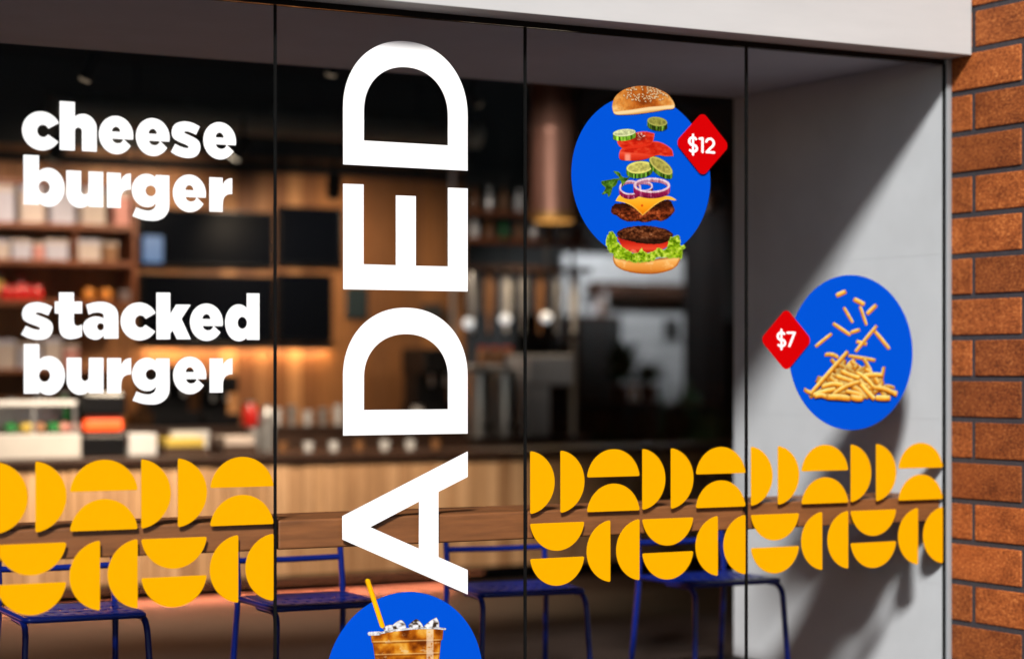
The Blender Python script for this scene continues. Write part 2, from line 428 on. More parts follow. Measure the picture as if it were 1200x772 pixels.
# white fascia and the black head frame
fa = thing('fascia', 'plain white fascia board along the top of the shop window', 'fascia', (0, 0, 1.36 + 1.301))
MB().box(-30, -0.145, 0, UB - 0.006, 0.0295, 0.62).build('board', M['fascia'], fa, 0.003)
sf = thing('shopfront_window', 'tall frameless shop window of butt jointed glass panes under the white fascia', 'window', (0, 0, 0))
MB().box(-3.0, 0.0, GT, UW + 0.002, 0.0285, 1.36 + 1.3005).build('head_frame', M['black'], sf)
MB().box(UW + 0.004, -0.016, 0.001, UB - 0.001, 0.010, 1.36 + 1.3003).build('side_frame', M['alu'], sf, 0.003)
MB().box(UW - 0.0005, -0.006, 0.001, UW + 0.0035, 0.0105, GT).build('seal', M['seal'], sf)
MB().box(-3.0, 0.0, 0.0005, UW - 0.003, 0.012, 0.05).build('sill_frame', M['black'], sf)
edges = [-3.0, -2.0, -1.0, 0.0, 1.0, UW + 0.002]
for a, b in zip(edges[:-1], edges[1:]):
    MB().box(a + 0.003, 0.0, 0.051, b - 0.003, 0.010, GT - 0.0005).build('glass_pane', M['glass'], sf)
for u in edges[1:-1]:
    MB().box(u - 0.0040, -0.001, 0.0508, u + 0.0040, 0.011, GT - 0.0005).build('seal', M['seal'], sf)

# ------------------------------------------------------------------ vinyl half-discs
R, CUT, RR = 0.118, 0.013, 0.006
def half_sdf(X, Y):                     # dome: flat edge down at y = 0
    a = np.hypot(X, Y + CUT) - (R - RR); b = -(Y - RR)
    return np.sqrt(np.maximum(a, 0) ** 2 + np.maximum(b, 0) ** 2) + np.minimum(np.maximum(a, b), 0) - RR
xs = np.arange(-0.13, 0.131, 0.004); HX, HY_ = np.meshgrid(xs, np.arange(-0.02, 0.13, 0.004))
half_loop = simplify(contour(half_sdf(HX, HY_), xs, np.arange(-0.02, 0.13, 0.004))[0], 0.00012)
def half_base(name):
    return flat_mesh(name, [half_loop], 0, 0.0022, M['yellow'], None, 0.0004)
proto = half_base('half_disc_sticker'); used = [False]
ROT4 = {'up': 0, 'left': 1, 'down': 2, 'right': 3}
def half(cx, cz, d, label):
    o = proto if not used[0] else proto.copy()
    if used[0]: COL.objects.link(o)
    used[0] = True
    # d = the side the curve bulges to; (cx, cz) = middle of its flat edge
    o.location = (cx, -0.0003, 1.36 + cz)
    o.rotation_euler = (0, {'up': 0, 'right': rad(90), 'down': rad(180), 'left': rad(-90)}[d], 0)
    tag(o, label, 'window sticker', 'yellow half discs on the window glass')
PN = [(-2, 'lettering pane'), (0, 'burger pane'), (1, 'fries pane')]
ORD = ['first', 'second', 'third', 'fourth']
for p0, pname in PN:
    for i in range(4):
        k = 0.2465 if p0 < 1 else 0.2465
        s = p0 + 0.012 + k * i
        col = ORD[i] + ' tile'
        if i % 2 == 0:
            half(s + 0.006, -0.4135, 'right', f'yellow half disc facing right, left of its pair, top row, {col}, {pname}')
            half(s + 0.136, -0.4135, 'right', f'yellow half disc facing right, right of its pair, top row, {col}, {pname}')
            half(s + 0.123, -0.5665, 'down', f'yellow bowl shaped half disc, upper one, bottom row, {col}, {pname}')
            half(s + 0.123, -0.6975, 'down', f'yellow bowl shaped half disc, lower one, bottom row, {col}, {pname}')
        else:
            half(s + 0.123, -0.4005, 'up', f'yellow dome shaped half disc, upper one, top row, {col}, {pname}')
            half(s + 0.123, -0.5315, 'up', f'yellow dome shaped half disc, lower one, top row, {col}, {pname}')
            half(s + 0.109, -0.682, 'left', f'yellow half disc facing left, left of its pair, bottom row, {col}, {pname}')
            half(s + 0.240, -0.682, 'left', f'yellow half disc facing left, right of its pair, bottom row, {col}, {pname}')

# ------------------------------------------------------------------ white lettering, lower case
def u_(*a): 
    r = a[0]
    for b in a[1:]: r = np.minimum(r, b)
    return r
def i_(*a):
    r = a[0]
    for b in a[1:]: r = np.maximum(r, b)
    return r
def shear(pts, s, x0, base, ox, k=1.0):
    """traced pixels -> letter units, taking out the slope of the photo"""
    return [((p[0] - ox) * k, (base + s * (p[0] - x0) - p[1]) * k, *p[2:]) for p in pts]
S_PTS = shear([(662, 287, 'c'), (600, 256), (540, 241), (500, 241), (450, 252), (412, 282), (395, 335), (405, 385), (440, 415), (490, 438), (535, 457), (556, 473), (545, 486), (515, 483), (470, 468), (428, 447, 'c'), (387, 521, 'c'), (440, 552), (500, 571), (550, 577), (610, 568), (650, 535), (667, 480), (656, 430), (620, 397), (570, 372), (525, 352), (511, 340), (525, 331), (560, 335), (625, 362, 'c')], 0.055, 530, 561, 387)
G_HOOK = shear([(383, 380, 'c'), (383, 545), (366, 605), (330, 646), (275, 670), (215, 673), (130, 660), (38, 627, 'c'), (75, 547, 'c'), (130, 570), (190, 580), (232, 567), (252, 542), (257, 512), (257, 380, 'c')], 0.055, 200, 567, 33)
T_PTS = shear([(392, 108, 'c'), (530, 108, 'c'), (530, 193, 'c'), (607, 193, 'c'), (607, 303, 'c'), (530, 303, 'c'), (530, 375), (542, 410), (572, 419), (605, 406, 'c'), (605, 515, 'c'), (565, 532), (520, 541), (478, 541), (428, 520), (400, 475), (392, 410), (392, 303, 'c'), (353, 303, 'c'), (353, 193, 'c'), (392, 193, 'c')], 0.014, 450, 535, 353, 0.965)
A_PTS = shear([(647, 218, 'c'), (720, 196), (785, 190), (850, 200), (915, 235), (945, 290), (951, 345, 'c'), (951, 535, 'c'), (815, 535, 'c'), (815, 505, 'c'), (775, 535), (725, 545), (660, 520), (625, 470), (617, 420), (640, 370), (690, 337), (750, 328), (815, 345, 'c'), (808, 308), (780, 293), (740, 290), (700, 298), (670, 312, 'c')], 0.012, 780, 536, 617, 0.965)
K_PTS = shear([(185, 97, 'c'), (320, 97, 'c'), (320, 300, 'c'), (378, 210, 'c'), (520, 210, 'c'), (430, 345, 'c'), (522, 540, 'c'), (385, 540, 'c'), (342, 455, 'c'), (320, 484, 'c'), (320, 540, 'c'), (185, 540, 'c')], 0.010, 250, 539, 185, 0.965)
R_PTS = [(0, 0, 'c'), (0, 318, 'c'), (128, 318, 'c'), (128, 252, 'c'), (148, 286), (180, 310), (220, 319, 'c'), (220, 170, 'c'), (185, 167), (150, 146), (133, 108), (128, 60, 'c'), (128, 0, 'c')]
def gl_c(X, Y):
    w = [(186, 158), (186 + 400 * math.cos(rad(30)), 158 + 400 * math.sin(rad(30))), (186 + 400 * math.cos(rad(33)), 158 - 400 * math.sin(rad(33)))]
    return i_(sd_ell(X, Y, 172, 160, 172, 173), -sd_ell(X, Y, 184, 160, 52, 56), -sd_poly(X, Y, w))
def arch(X, Y):
    return i_(u_(i_(sd_ell(X, Y, 212, 205, 121, 128), 125 - X), sd_box(X, Y, 200, 0, 333, 206), sd_box(X, Y, 125, 150, 205, 206)),
              -u_(sd_box(X, Y, 135, -20, 200, 176), sd_ell(X, Y, 167.5, 176, 32.5, 33)))
def gl_h(X, Y): return u_(sd_box(X, Y, 0, 0, 135, 435), arch(X, Y))
def gl_u(X, Y): return u_(sd_box(X, Y, 200, 0, 333, 320), arch(333 - X, 320 - Y))
def gl_e(X, Y):
    cut = sd_poly(X, Y, [(225, 126), (420, 126), (420, -40), (303, 57), (236, 118)])
    up = i_(sd_ell(X, Y, 157, 190, 39, 46), 190 - Y); lo = i_(sd_ell(X, Y, 172, 126, 50, 41), Y - 126)
    return i_(sd_ell(X, Y, 157.5, 160, 157.5, 173), -cut, -up, -lo)
def gl_s(X, Y): return sd_poly(X, Y, smooth_poly(S_PTS))
def gl_b(X, Y):
    return i_(u_(sd_box(X, Y, 0, 0, 136, 440), i_(sd_ell(X, Y, 221, 160, 144, 174), 120 - X)), -sd_ell(X, Y, 183, 160, 50, 56))
def gl_d(X, Y): return gl_b((332 - X) * 1.09, Y * 1.01)
def gl_r(X, Y): return sd_poly(X, Y, smooth_poly(R_PTS))
def gl_g(X, Y):
    bowl = i_(sd_ell(X, Y, 140, 170, 140, 152), X - 240)
    return u_(i_(u_(bowl, sd_box(X, Y, 222, 60, 350, 316)), -sd_ell(X, Y, 176, 168, 49, 49), -sd_poly(X, Y, smooth_poly(shear([(75, 547, 'c'), (130, 570), (190, 580), (232, 567), (252, 542), (257, 512, 'c'), (225, 538), (180, 549), (120, 542), (80, 520, 'c')], 0.055, 200, 567, 33)))), sd_poly(X, Y, smooth_poly(G_HOOK)))
def gl_t(X, Y): return sd_poly(X, Y, smooth_poly(T_PTS))
def gl_a(X, Y): return i_(sd_poly(X, Y, smooth_poly(A_PTS)), -i_(sd_ell(X, Y, 160, 108, 33, 33), X - 190))
def gl_k(X, Y): return sd_poly(X, Y, smooth_poly(K_PTS))
GL = {'c': gl_c, 'h': gl_h, 'e': gl_e, 's': gl_s, 'b': gl_b, 'u': gl_u, 'r': gl_r, 'g': gl_g, 't': gl_t, 'a': gl_a, 'k': gl_k, 'd': gl_d}
UN = 0.1185 / 320; KX = 1.022
def glyph(ch, px, h, parent):
    u0 = G(px, 435)[0]
    return sdf_sheet('letter', GL[ch], (0, -115, 365, 445), 3.0, -0.0003, 0.0015, M['white'], parent, lambda x, y: (u0 + x * UN * KX, 1.36 + h + y * UN))
for label, lines in (
        ('white rounded bold window lettering reading cheese burger', (('cheese', (25.8, 69.9, 115.8, 159.1, 200.1, 238.1), 0.7332), ('burger', (27.4, 77.6, 125.1, 154.3, 202.4, 245.2), 0.5480))),
        ('white rounded bold window lettering reading stacked burger', (('stacked', (24.75, 64.1, 97.1, 141.25, 183.1, 222.5, 264.0), 0.109), ('burger', (27.8, 78.0, 125.4, 154.6, 202.8, 245.5), -0.0731)))):
    t = thing('window_lettering', label, 'lettering', (0, 0, 0), 'white vinyl words on the window')
    for word, pxs, h in lines:
        for ch, px in zip(word, pxs): glyph(ch, px, h, t)

# tall upright word, read from bottom to top: A D E D
aded = thing('window_lettering', 'huge white upright window letters ADED running up the second pane', 'lettering', (0, 0, 0), 'white vinyl words on the window')
uL, uR = G(401.8, 435)[0], G(547.8, 435)[0]; uM = (uL + uR) / 2
def px_u(cx, x0, s): return G(x0 + cx / s, 435)[0]
def z_at(px, py): return G(px, py)[1]
def letter_D(yb, yi, yt_o, yt_i, arc_o, arc_i):
    """rows in photo pixels at the letter's middle column: base, inner base, outer and inner crown, where each arc starts"""
    xm = 475; zb, zi, zo, zn, ao, ai = (z_at(xm, q) for q in (yb, yi, yt_o, yt_i, arc_o, arc_i))
    wl, wr = G(426.3, 435)[0], G(524.7, 435)[0]
    def loop(a, b, z0, z1, z2, n=2.12):
        c, r = (a + b) / 2, (b - a) / 2; L = [(a, z0), (b, z0)]
        for k in range(61):
            t = math.pi * k / 60
            L.append((c + r * math.copysign(abs(math.cos(t)) ** (2 / n), math.cos(t)), z1 + (z2 - z1) * math.sin(t) ** (2 / n)))
        return np.array(L)
    flat_mesh('letter', [loop(uL, uR, zb, ao, zo), loop(wl, wr, zi, ai, zn)], -0.0003, 0.0015, M['white'], aded)
letter_D(40 + 711 / 4.541, 40 + 580 / 4.541, 40 + 39.5 / 4.541, 40 + 177.5 / 4.541, 40 + 420 / 4.541, 40 + 425 / 4.541)
letter_D(350 + 722 / 4.541, 350 + 589 / 4.541, 350 + 48 / 4.541, 350 + 188 / 4.541, 350 + 415 / 4.541, 350 + 420 / 4.541)
def loop_px(pts, x0, y0, s): return np.array([G(x0 + x / s, y0 + y / s) for x, y in pts])
E = loop_px([(54, 631), (717, 643), (717, 95), (612, 91), (612, 509.5), (441, 506), (441, 136), (335, 132), (335, 503), (163, 498), (163, 74), (54, 70)], 390, 200, 4.541)
flat_mesh('letter', [E], -0.0003, 0.0015, M['white'], aded)
A = loop_px([(677, 37), (677, 165), (530, 240), (530, 567), (677, 632), (677, 755), (47, 479), (47, 362)], 390, 520, 4.288)
Ai = loop_px([(187, 417), (432, 289), (432, 525)], 390, 520, 4.288)
flat_mesh('letter', [A, Ai], -0.0003, 0.0015, M['white'], aded)

# ------------------------------------------------------------------ printed pictures (flat inked vinyl)
_rs = np.random.RandomState(7); _tab = _rs.rand(256, 256)
def vnoise(x, y, seed=0):
    x = x + seed * 17.31; y = y + seed * 9.77
    xi, yi = np.floor(x).astype(int), np.floor(y).astype(int); fx, fy = x - xi, y - yi
    fx, fy = fx * fx * (3 - 2 * fx), fy * fy * (3 - 2 * fy); T = lambda a, b: _tab[a % 256, b % 256]
    return (T(xi, yi) * (1 - fx) + T(xi + 1, yi) * fx) * (1 - fy) + (T(xi, yi + 1) * (1 - fx) + T(xi + 1, yi + 1) * fx) * fy
def fbm(x, y, s, seed=0, o=4):
    r = 0; a = 0.5; n = 0
    for k in range(o): r = r + a * vnoise(x / s * 2 ** k, y / s * 2 ** k, seed + k); n += a; a *= 0.55
    return r / n
def ramp(t, stops):
    t = np.asarray(t); ps = [p for p, _ in stops]
    return np.stack([np.interp(t, ps, [c[i] for _, c in stops]) for i in range(3)], -1)
def lerp(a, b, t): t = np.clip(t, 0, 1)[..., None]; return a * (1 - t) + np.asarray(b, float) * t
def sstep(a, b, x): t = np.clip((x - a) / (b - a), 0, 1); return t * t * (3 - 2 * t)

INK_K = 0.70
def printed(name, mask, color, box, parent, layer, step=0.4, label=None):
    """mask(X, Y) < 0 inside; color(X, Y, d) gives sRGB 0-255; coordinates are photo pixels on the glass"""
    x0, y0, x1, y1 = box; xs = np.arange(x0, x1 + step, step); ys = np.arange(y0, y1 + step, step); X, Y = np.meshgrid(xs, ys)
    D = mask(X, Y); C = np.clip(color(X, Y, D), 0, 255) / 255.0
    C = np.where(C <= 0.04045, C / 12.92, ((C + 0.055) / 1.055) ** 2.4) * INK_K
    inside = D < 0; q = inside[:-1, :-1].astype(int) + inside[1:, :-1] + inside[:-1, 1:] + inside[1:, 1:] >= 2
    if not q.any(): return None
    H, W = X.shape; idx = np.arange(H * W).reshape(H, W); J, I = np.nonzero(q)
    F = np.stack([idx[J, I], idx[J + 1, I], idx[J + 1, I + 1], idx[J, I + 1]], -1)
    us, inv = np.unique(F, return_inverse=True); F = inv.reshape(-1, 4)
    px, py = X.ravel()[us], Y.ravel()[us]
    # pull the outline onto the exact edge so that it is not stepped
    d = D.ravel()[us]; gy, gx = np.gradient(D, step); gx, gy = gx.ravel()[us], gy.ravel()[us]; g = gx * gx + gy * gy + 1e-6
    cnt = np.bincount(F.ravel(), minlength=len(us)); bd = (cnt < 4) & (np.abs(d) < 1.2 * step)
    px = np.where(bd, px - np.clip(d * gx / g, -step, step), px); py = np.where(bd, py - np.clip(d * gy / g, -step, step), py)
    k = (px - PX) / FPX; du, dv = CT * k + ST, -ST * k + CT; t = -CAM[1] / dv
    co = np.stack([CAM[0] + du * t, np.full(len(us), -layer), CAM[2] - (py - HY) * t / FPX], -1)
    me = bpy.data.meshes.new(name); me.from_pydata(co.tolist(), [], F.tolist()); me.update()
    a = me.color_attributes.new('ink', 'FLOAT_COLOR', 'POINT')
    a.data.foreach_set('color', np.c_[C.reshape(-1, 3)[us], np.ones(len(us))].ravel())
    so_ = link(name, me, M['ink'], parent)
    if label: so_['label'] = label
    return so_
def bbox(pts, pad=1.0):
    p = np.asarray([q[:2] for q in pts], float); return (p[:, 0].min() - pad, p[:, 1].min() - pad, p[:, 0].max() + pad, p[:, 1].max() + pad)
def cropA(pts): return [(680 + p[0] / 6.435, 90 + p[1] / 6.435, *p[2:]) for p in pts]
def cropB(pts): return [(680 + p[0] / 5.94, 200 + p[1] / 5.94, *p[2:]) for p in pts]
def blob(name, pts, color, parent, layer, rough=0.0, rs=2.0, seed=0, extra=None, label=None):
    sp = smooth_poly(pts)
    def mk(X, Y):
        d = sd_poly(X, Y, sp)
        if rough: d = d + (fbm(X, Y, rs, seed, 3) - 0.5) * 2 * rough
        return d
    return printed(name, mk, color, bbox(pts, 1.5 + rough), parent, layer, label=label)

def disc(parent, cx, cy):
    u0, z0 = G(cx, cy); a = np.linspace(0, 2 * math.pi, 145)[:-1]
    flat_mesh('backing_disc', [np.c_[u0 + 0.3145 * np.cos(a), z0 + 0.3145 * np.sin(a)]], -0.0003, 0.0012, M['blue'], parent)

# --- exploded burger
bs = thing('burger_sticker', 'round blue window sticker showing a burger flying apart in layers', 'window sticker', (0, 0, 0), 'round blue food stickers')
disc(bs, 752.3, 208)
LY = [0.0017]
def lay(): LY[0] += 0.00012; return LY[0]
def c_bun_bot(X, Y, d):
    t = (Y - 302) / 19; c = ramp(t, [(0, (255, 205, 130)), (0.25, (246, 176, 88)), (0.7, (226, 142, 54)), (1, (180, 98, 30))])
    c = lerp(c, (255, 214, 150), sstep(0.55, 0.8, fbm(X, Y, 6, 3)) * 0.6)
    return lerp(c, (168, 88, 28), sstep(-3.0, 0, d) * 0.75)
blob('bottom_bun', cropB([(228, 590), (260, 605), (400, 632), (560, 612), (686, 598), (682, 645), (645, 684), (560, 712), (470, 720), (360, 710), (272, 682), (232, 640)]), c_bun_bot, bs, lay())
def c_tom_low(X, Y, d):
    c = ramp((Y - 278) / 18, [(0, (150, 22, 10)), (0.4, (206, 40, 22)), (0.75, (232, 72, 44)), (1, (176, 28, 14))])
    return lerp(c, (255, 150, 120), sstep(0.62, 0.75, fbm(X * 0.5, Y, 5, 9)) * 0.6)
blob('tomato_slice', cropB([(255, 460), (300, 480), (400, 490), (520, 495), (612, 480), (603, 530), (520, 562), (420, 575), (350, 568), (295, 535)]), c_tom_low, bs, lay())
def c_patty(dark, seed):
    def f(X, Y, d):
        n = fbm(X, Y * 1.4, 5, seed, 5); m = fbm(X, Y * 1.3, 1.8, seed + 5, 3)
        t = 0.62 * n + 0.48 * m - 0.05
        c = ramp(t, [(0.25, (34, 12, 4)), (0.42, (84, 38, 16)), (0.55, (132, 68, 34)), (0.68, (176, 104, 62)), (0.85, (216, 156, 112))])
        c = c * dark
        return lerp(c, (40, 15, 6), sstep(-3.2, 0, d) * 0.6)
    return f
blob('beef_patty', cropB([(252, 440), (280, 410), (350, 390), (450, 383), (540, 393), (610, 415), (645, 450), (612, 490), (560, 508), (450, 510), (350, 492), (280, 470)]),
     lambda X, Y, d: lerp(c_patty(0.80, 21)(X, Y, d), (26, 9, 4), sstep(277.5, 282.5, Y + (fbm(X, Y, 4, 2) - .5) * 3) * 0.72), bs, lay(), 0.7, 2.5, 3)
def c_lettuce(X, Y, d):
    n = fbm(X, Y, 3.0, 31, 4); r = np.abs(fbm(X, Y, 4.5, 33, 3) - 0.5) * 2
    c = ramp(n, [(0.22, (66, 100, 4)), (0.42, (124, 166, 14)), (0.56, (166, 202, 34)), (0.75, (208, 230, 88))])
    c = lerp(c, (58, 88, 4), (1 - sstep(0.0, 0.13, r)) * 0.6)
    return lerp(c, (214, 236, 120), sstep(-1.6, -0.2, d) * 0.45)
blob('lettuce_leaf', cropB([(205, 422), (240, 440), (255, 470), (272, 515), (320, 545), (372, 572), (412, 555), (430, 530), (442, 568), (500, 568), (540, 535), (585, 548), (612, 505), (622, 470), (660, 450), (690, 460), (700, 510), (733, 532), (715, 555), (690, 612), (560, 602), (480, 632), (370, 638), (300, 618), (250, 612), (220, 580), (182, 540), (175, 490)]), c_lettuce, bs, lay(), 1.9, 3.2, 41)
def c_patty1(X, Y, d):
    c = c_patty(0.95, 51)(X, Y, d); c = lerp(c, c * np.array((1.1, 0.8, 0.6)), np.ones_like(X) * 0.7)
    return lerp(c, (24, 8, 3), (1 - sstep(243, 249, Y + 0.05 * np.abs(X - 752))) * 0.6)
blob('beef_patty', cropB([(213, 275), (225, 245), (260, 228), (350, 225), (450, 215), (560, 208), (620, 208), (645, 245), (655, 275), (630, 312), (600, 337), (560, 350), (520, 345), (450, 360), (390, 352), (340, 355), (290, 340), (250, 312), (222, 300)]), c_patty1, bs, lay(), 0.7, 2.5, 11)
def c_cheese(X, Y, d):
    c = ramp((Y - 226) / 26, [(0, (255, 196, 60)), (0.3, (255, 184, 44)), (0.65, (250, 158, 22)), (1, (226, 122, 8))])
    c = lerp(c, (255, 222, 120), sstep(-1.5, -0.3, d) * 0.6)
    return lerp(c, (214, 70, 10), 1 - sstep(0.6, 2.0, np.hypot(X - 752, Y - 241)))
blob('cheese_slice', cropB([(243, 212, 'c'), (262, 180), (290, 165), (350, 185), (480, 178), (600, 178), (635, 185), (668, 205, 'c'), (650, 208), (592, 202), (530, 232), (480, 272), (432, 313, 'c'), (400, 282), (355, 245), (300, 222)]), c_cheese, bs, lay())

def onion(cx, cy, a, b, hgt, w, dark=1.0, inner=None):
    cx, cy = 680 + cx / 5.94, 200 + cy / 5.94; a, b, hgt, w = a / 5.94, b / 5.94, hgt / 5.94, w / 5.94
    top = lambda X, Y: np.maximum(sd_ell(X, Y, cx, cy, a, b), -sd_ell(X, Y, cx, cy, a - w, b - w * 0.8))
    def mk(X, Y):
        out = u_(*[sd_ell(X, Y, cx, cy + hgt * k / 5, a, b) for k in range(6)])
        wall = np.maximum(out, -sd_ell(X, Y, cx, cy, a - w, b - w * 0.8))
        inn = np.maximum(sd_ell(X, Y, cx, cy, a - w, b - w * .8), -sd_ell(X, Y, cx, cy + hgt * 0.45, a - w, b - w * .8))
        return np.minimum(wall, inn)
    def col(X, Y, d):
        s = fbm(X * 2.4, Y * 0.4, 3, 61, 3); t = np.clip((Y - cy) / (b + hgt), -1, 1)
        c = ramp(np.clip(t, 0, 1), [(0, (176, 60, 110)), (0.5, (150, 26, 78)), (1, (108, 12, 54))]) * (0.75 + 0.5 * s[..., None]) * dark
        c = lerp(c, (232, 176, 200), sstep(0.62, 0.75, s) * 0.6)
        inn = sd_ell(X, Y, cx, cy, a - w, b - w * .8) < 0
        c = np.where((inn & (Y < cy))[..., None], ramp(s, [(0.2, (140, 70, 100)), (0.8, (214, 160, 182))]), c)
        rim = top(X, Y) < 0.15
        return np.where(rim[..., None], ramp(s, [(0.2, (214, 172, 188)), (0.8, (250, 236, 238))]), c)
    printed('onion_ring', mk, col, (cx - a - 1, cy - b - 1, cx + a + 1, cy + b + hgt + 1), bs, lay())
onion(345, 118, 76, 50, 32, 11)
onion(440, 108, 62, 34, 30, 9, 0.6)
onion(495, 102, 127, 52, 40, 15)
def c_herb(X, Y, d):
    c = ramp(fbm(X, Y, 3, 71), [(0.25, (36, 66, 14)), (0.55, (74, 122, 30)), (0.8, (126, 168, 58))]); return lerp(c, (120, 160, 60), sstep(-1, 0, d) * .4)
blob('herb_leaf', cropB([(145, 75), (185, 66), (240, 55), (268, 48), (228, 6), (268, 12), (288, 38), (320, 50), (352, 36), (325, 68), (300, 92), (290, 112), (280, 75), (264, 64), (252, 90), (240, 106), (222, 118), (214, 152), (195, 182), (182, 160), (148, 165), (172, 122), (150, 98)]), c_herb, bs, lay(), 0.5, 1.6, 8)

def cuke(cx, cy, a, b, rot, hgt, face, side):
    cx, cy = 680 + cx / 6.435, 90 + cy / 6.435; a, b, hgt = a / 6.435, b / 6.435, hgt / 6.435; c_, s_ = math.cos(rot), math.sin(rot)
    def fe(X, Y, dy=0):
        x, y = X - cx, Y - cy - dy; return sd_ell(x * c_ + y * s_, -x * s_ + y * c_, 0, 0, a, b)
    mk = lambda X, Y: u_(*[fe(X, Y, hgt * k / 5) for k in range(6)])
    def col(X, Y, d):
        f = fe(X, Y); n = fbm(X, Y, 2.4, 81, 4); st = vnoise(X * 0.85 + 5, Y * 0.08, 3)
        sd = ramp(st, [(0.15, tuple(0.45 * q for q in side)), (0.5, side), (0.85, tuple(min(255, 1.7 * q + 30) for q in side))])
        fc = ramp(n, [(0.25, tuple(0.78 * q for q in face)), (0.75, tuple(min(255, 1.14 * q) for q in face))])
        fc = lerp(fc, tuple(min(255, 1.18 * q + 14) for q in face), sstep(-0.45 * b, -0.12 * b, f) * (1 - sstep(-0.12 * b, 0, f)))
        fc = lerp(fc, side, sstep(-0.9, -0.1, f) * 0.8)
        return np.where((f < 0)[..., None], fc, sd)
    printed('cucumber_slice', mk, col, (cx - a - 2, cy - a - 2, cx + a + 2, cy + a + hgt + 2), bs, lay())
cuke(443, 685, 100, 48, -0.10, 34, (196, 190, 96), (70, 112, 26))
cuke(605, 672, 104, 46, 0.62, 30, (168, 160, 74), (58, 92, 20))
def c_tom(X, Y, d):
    n = fbm(X, Y * 1.6, 5, 91, 4); c = ramp(n, [(0.3, (190, 26, 10)), (0.55, (214, 44, 20)), (0.8, (228, 76, 44))])
    c = lerp(c, (246, 96, 62), sstep(-1.6, -0.2, d) * 0.7)
    return c
def c_tom2(X, Y, d):
    c = c_tom(X, Y, d); skin = sstep(179.5, 181.5, Y - 0.10 * (X - 752)); sk = ramp((Y - 178) / 11, [(0, (240, 96, 66)), (0.4, (226, 60, 34)), (1, (190, 34, 16))])
    sk = lerp(sk, (255, 176, 150), (1 - sstep(1.5, 5, np.abs(X - 735))) * sstep(0.2, 0.7, (Y - 176) / 10) * 0.8)
    return lerp(c, 0, skin * 0) * (1 - skin[..., None]) + sk * skin[..., None]
blob('tomato_slice', cropA([(290, 612), (312, 542), (440, 520), (540, 490), (612, 500), (682, 545), (700, 598, 'c'), (640, 600), (580, 592), (520, 612), (440, 632), (330, 632)]), c_tom2, bs, lay())
def c_tom1(X, Y, d):
    c = c_tom(X, Y, d); sk = sstep(168.5, 170, Y + 0.16 * (X - 752))
    c = lerp(c, (222, 48, 24), sk * 0.9)
    wet = sstep(0.58, 0.68, fbm(X, Y, 2.0, 95, 3)) * (1 - sk) * (1 - sstep(4, 10, np.hypot(X - 751, (Y - 160) * 1.6)))
    return lerp(lerp(c, (92, 30, 10), (1 - sk) * 0.55 * (1 - sstep(4, 12, np.hypot(X - 748, (Y - 161) * 2)))), (238, 206, 190), wet)
blob('tomato_slice', cropA([(275, 488), (330, 460), (420, 422), (490, 415), (557, 430, 'c'), (540, 500), (490, 526), (400, 541), (312, 538)]), c_tom1, bs, lay())
cuke(328, 424, 87, 29, -0.09, 32, (212, 220, 160), (92, 140, 30))
cuke(577, 340, 77, 36, 0.14, 34, (150, 148, 66), (66, 96, 22))
def c_bun_top(X, Y, d):
    gx, gy = (X - 753) / 37, (Y - 101) / 34
    n = fbm(X, Y, 7, 101, 4); f = fbm(X, Y, 1.6, 103, 3)
    t = np.clip(0.36 + 0.55 * (n - 0.5) + 0.30 * np.abs(gx + 0.05) + 0.25 * (gy - 0.45) - 0.35 * np.exp(-((gx - 0.1) ** 2 * 5 + (gy - 0.55) ** 2 * 14)), 0, 1)
    c = ramp(t, [(0, (136, 62, 14)), (0.28, (180, 92, 26)), (0.55, (214, 136, 56)), (0.8, (240, 188, 112)), (1, (250, 216, 156))]) * (0.9 + 0.2 * f[..., None])
    ys = np.interp(X, [720, 740, 760, 790], [131.2, 128.7, 125.6, 123.2])
    c = lerp(c, (248, 218, 160), sstep(-0.4, 0.8, Y - ys)); c = lerp(c, (206, 142, 70), sstep(2.8, 5.5, Y - ys) * 0.7)
    rs = np.random.RandomState(5)
    for _ in range(130):
        a, r = rs.uniform(0, 2 * math.pi), math.sqrt(rs.uniform(0, 1)); sx, sy = 757 + 27 * r * math.cos(a), 110.5 + 9.5 * r * math.sin(a); th = rs.uniform(0, math.pi)
        x, y = X - sx, Y - sy; e = np.hypot((x * math.cos(th) + y * math.sin(th)) / 1.0, (-x * math.sin(th) + y * math.cos(th)) / 0.6)
        c = lerp(c, (120, 62, 20), (1 - sstep(0.9, 1.7, np.hypot((X - sx - .2) / 1.0, (Y - sy - 0.5) / .8))) * 0.5)
        c = lerp(c, (250, 230, 184), 1 - sstep(0.6, 1.15, e))
    return lerp(c, (150, 86, 34), sstep(-0.9, 0, d) * 0.4)
blob('top_bun', cropA([(240, 200), (238, 240), (258, 284), (330, 289), (430, 283), (560, 265), (640, 250), (698, 243), (708, 215), (690, 175), (650, 128), (590, 96), (530, 78), (455, 70), (390, 78), (330, 96), (280, 130), (252, 165)]), c_bun_top, bs, lay())

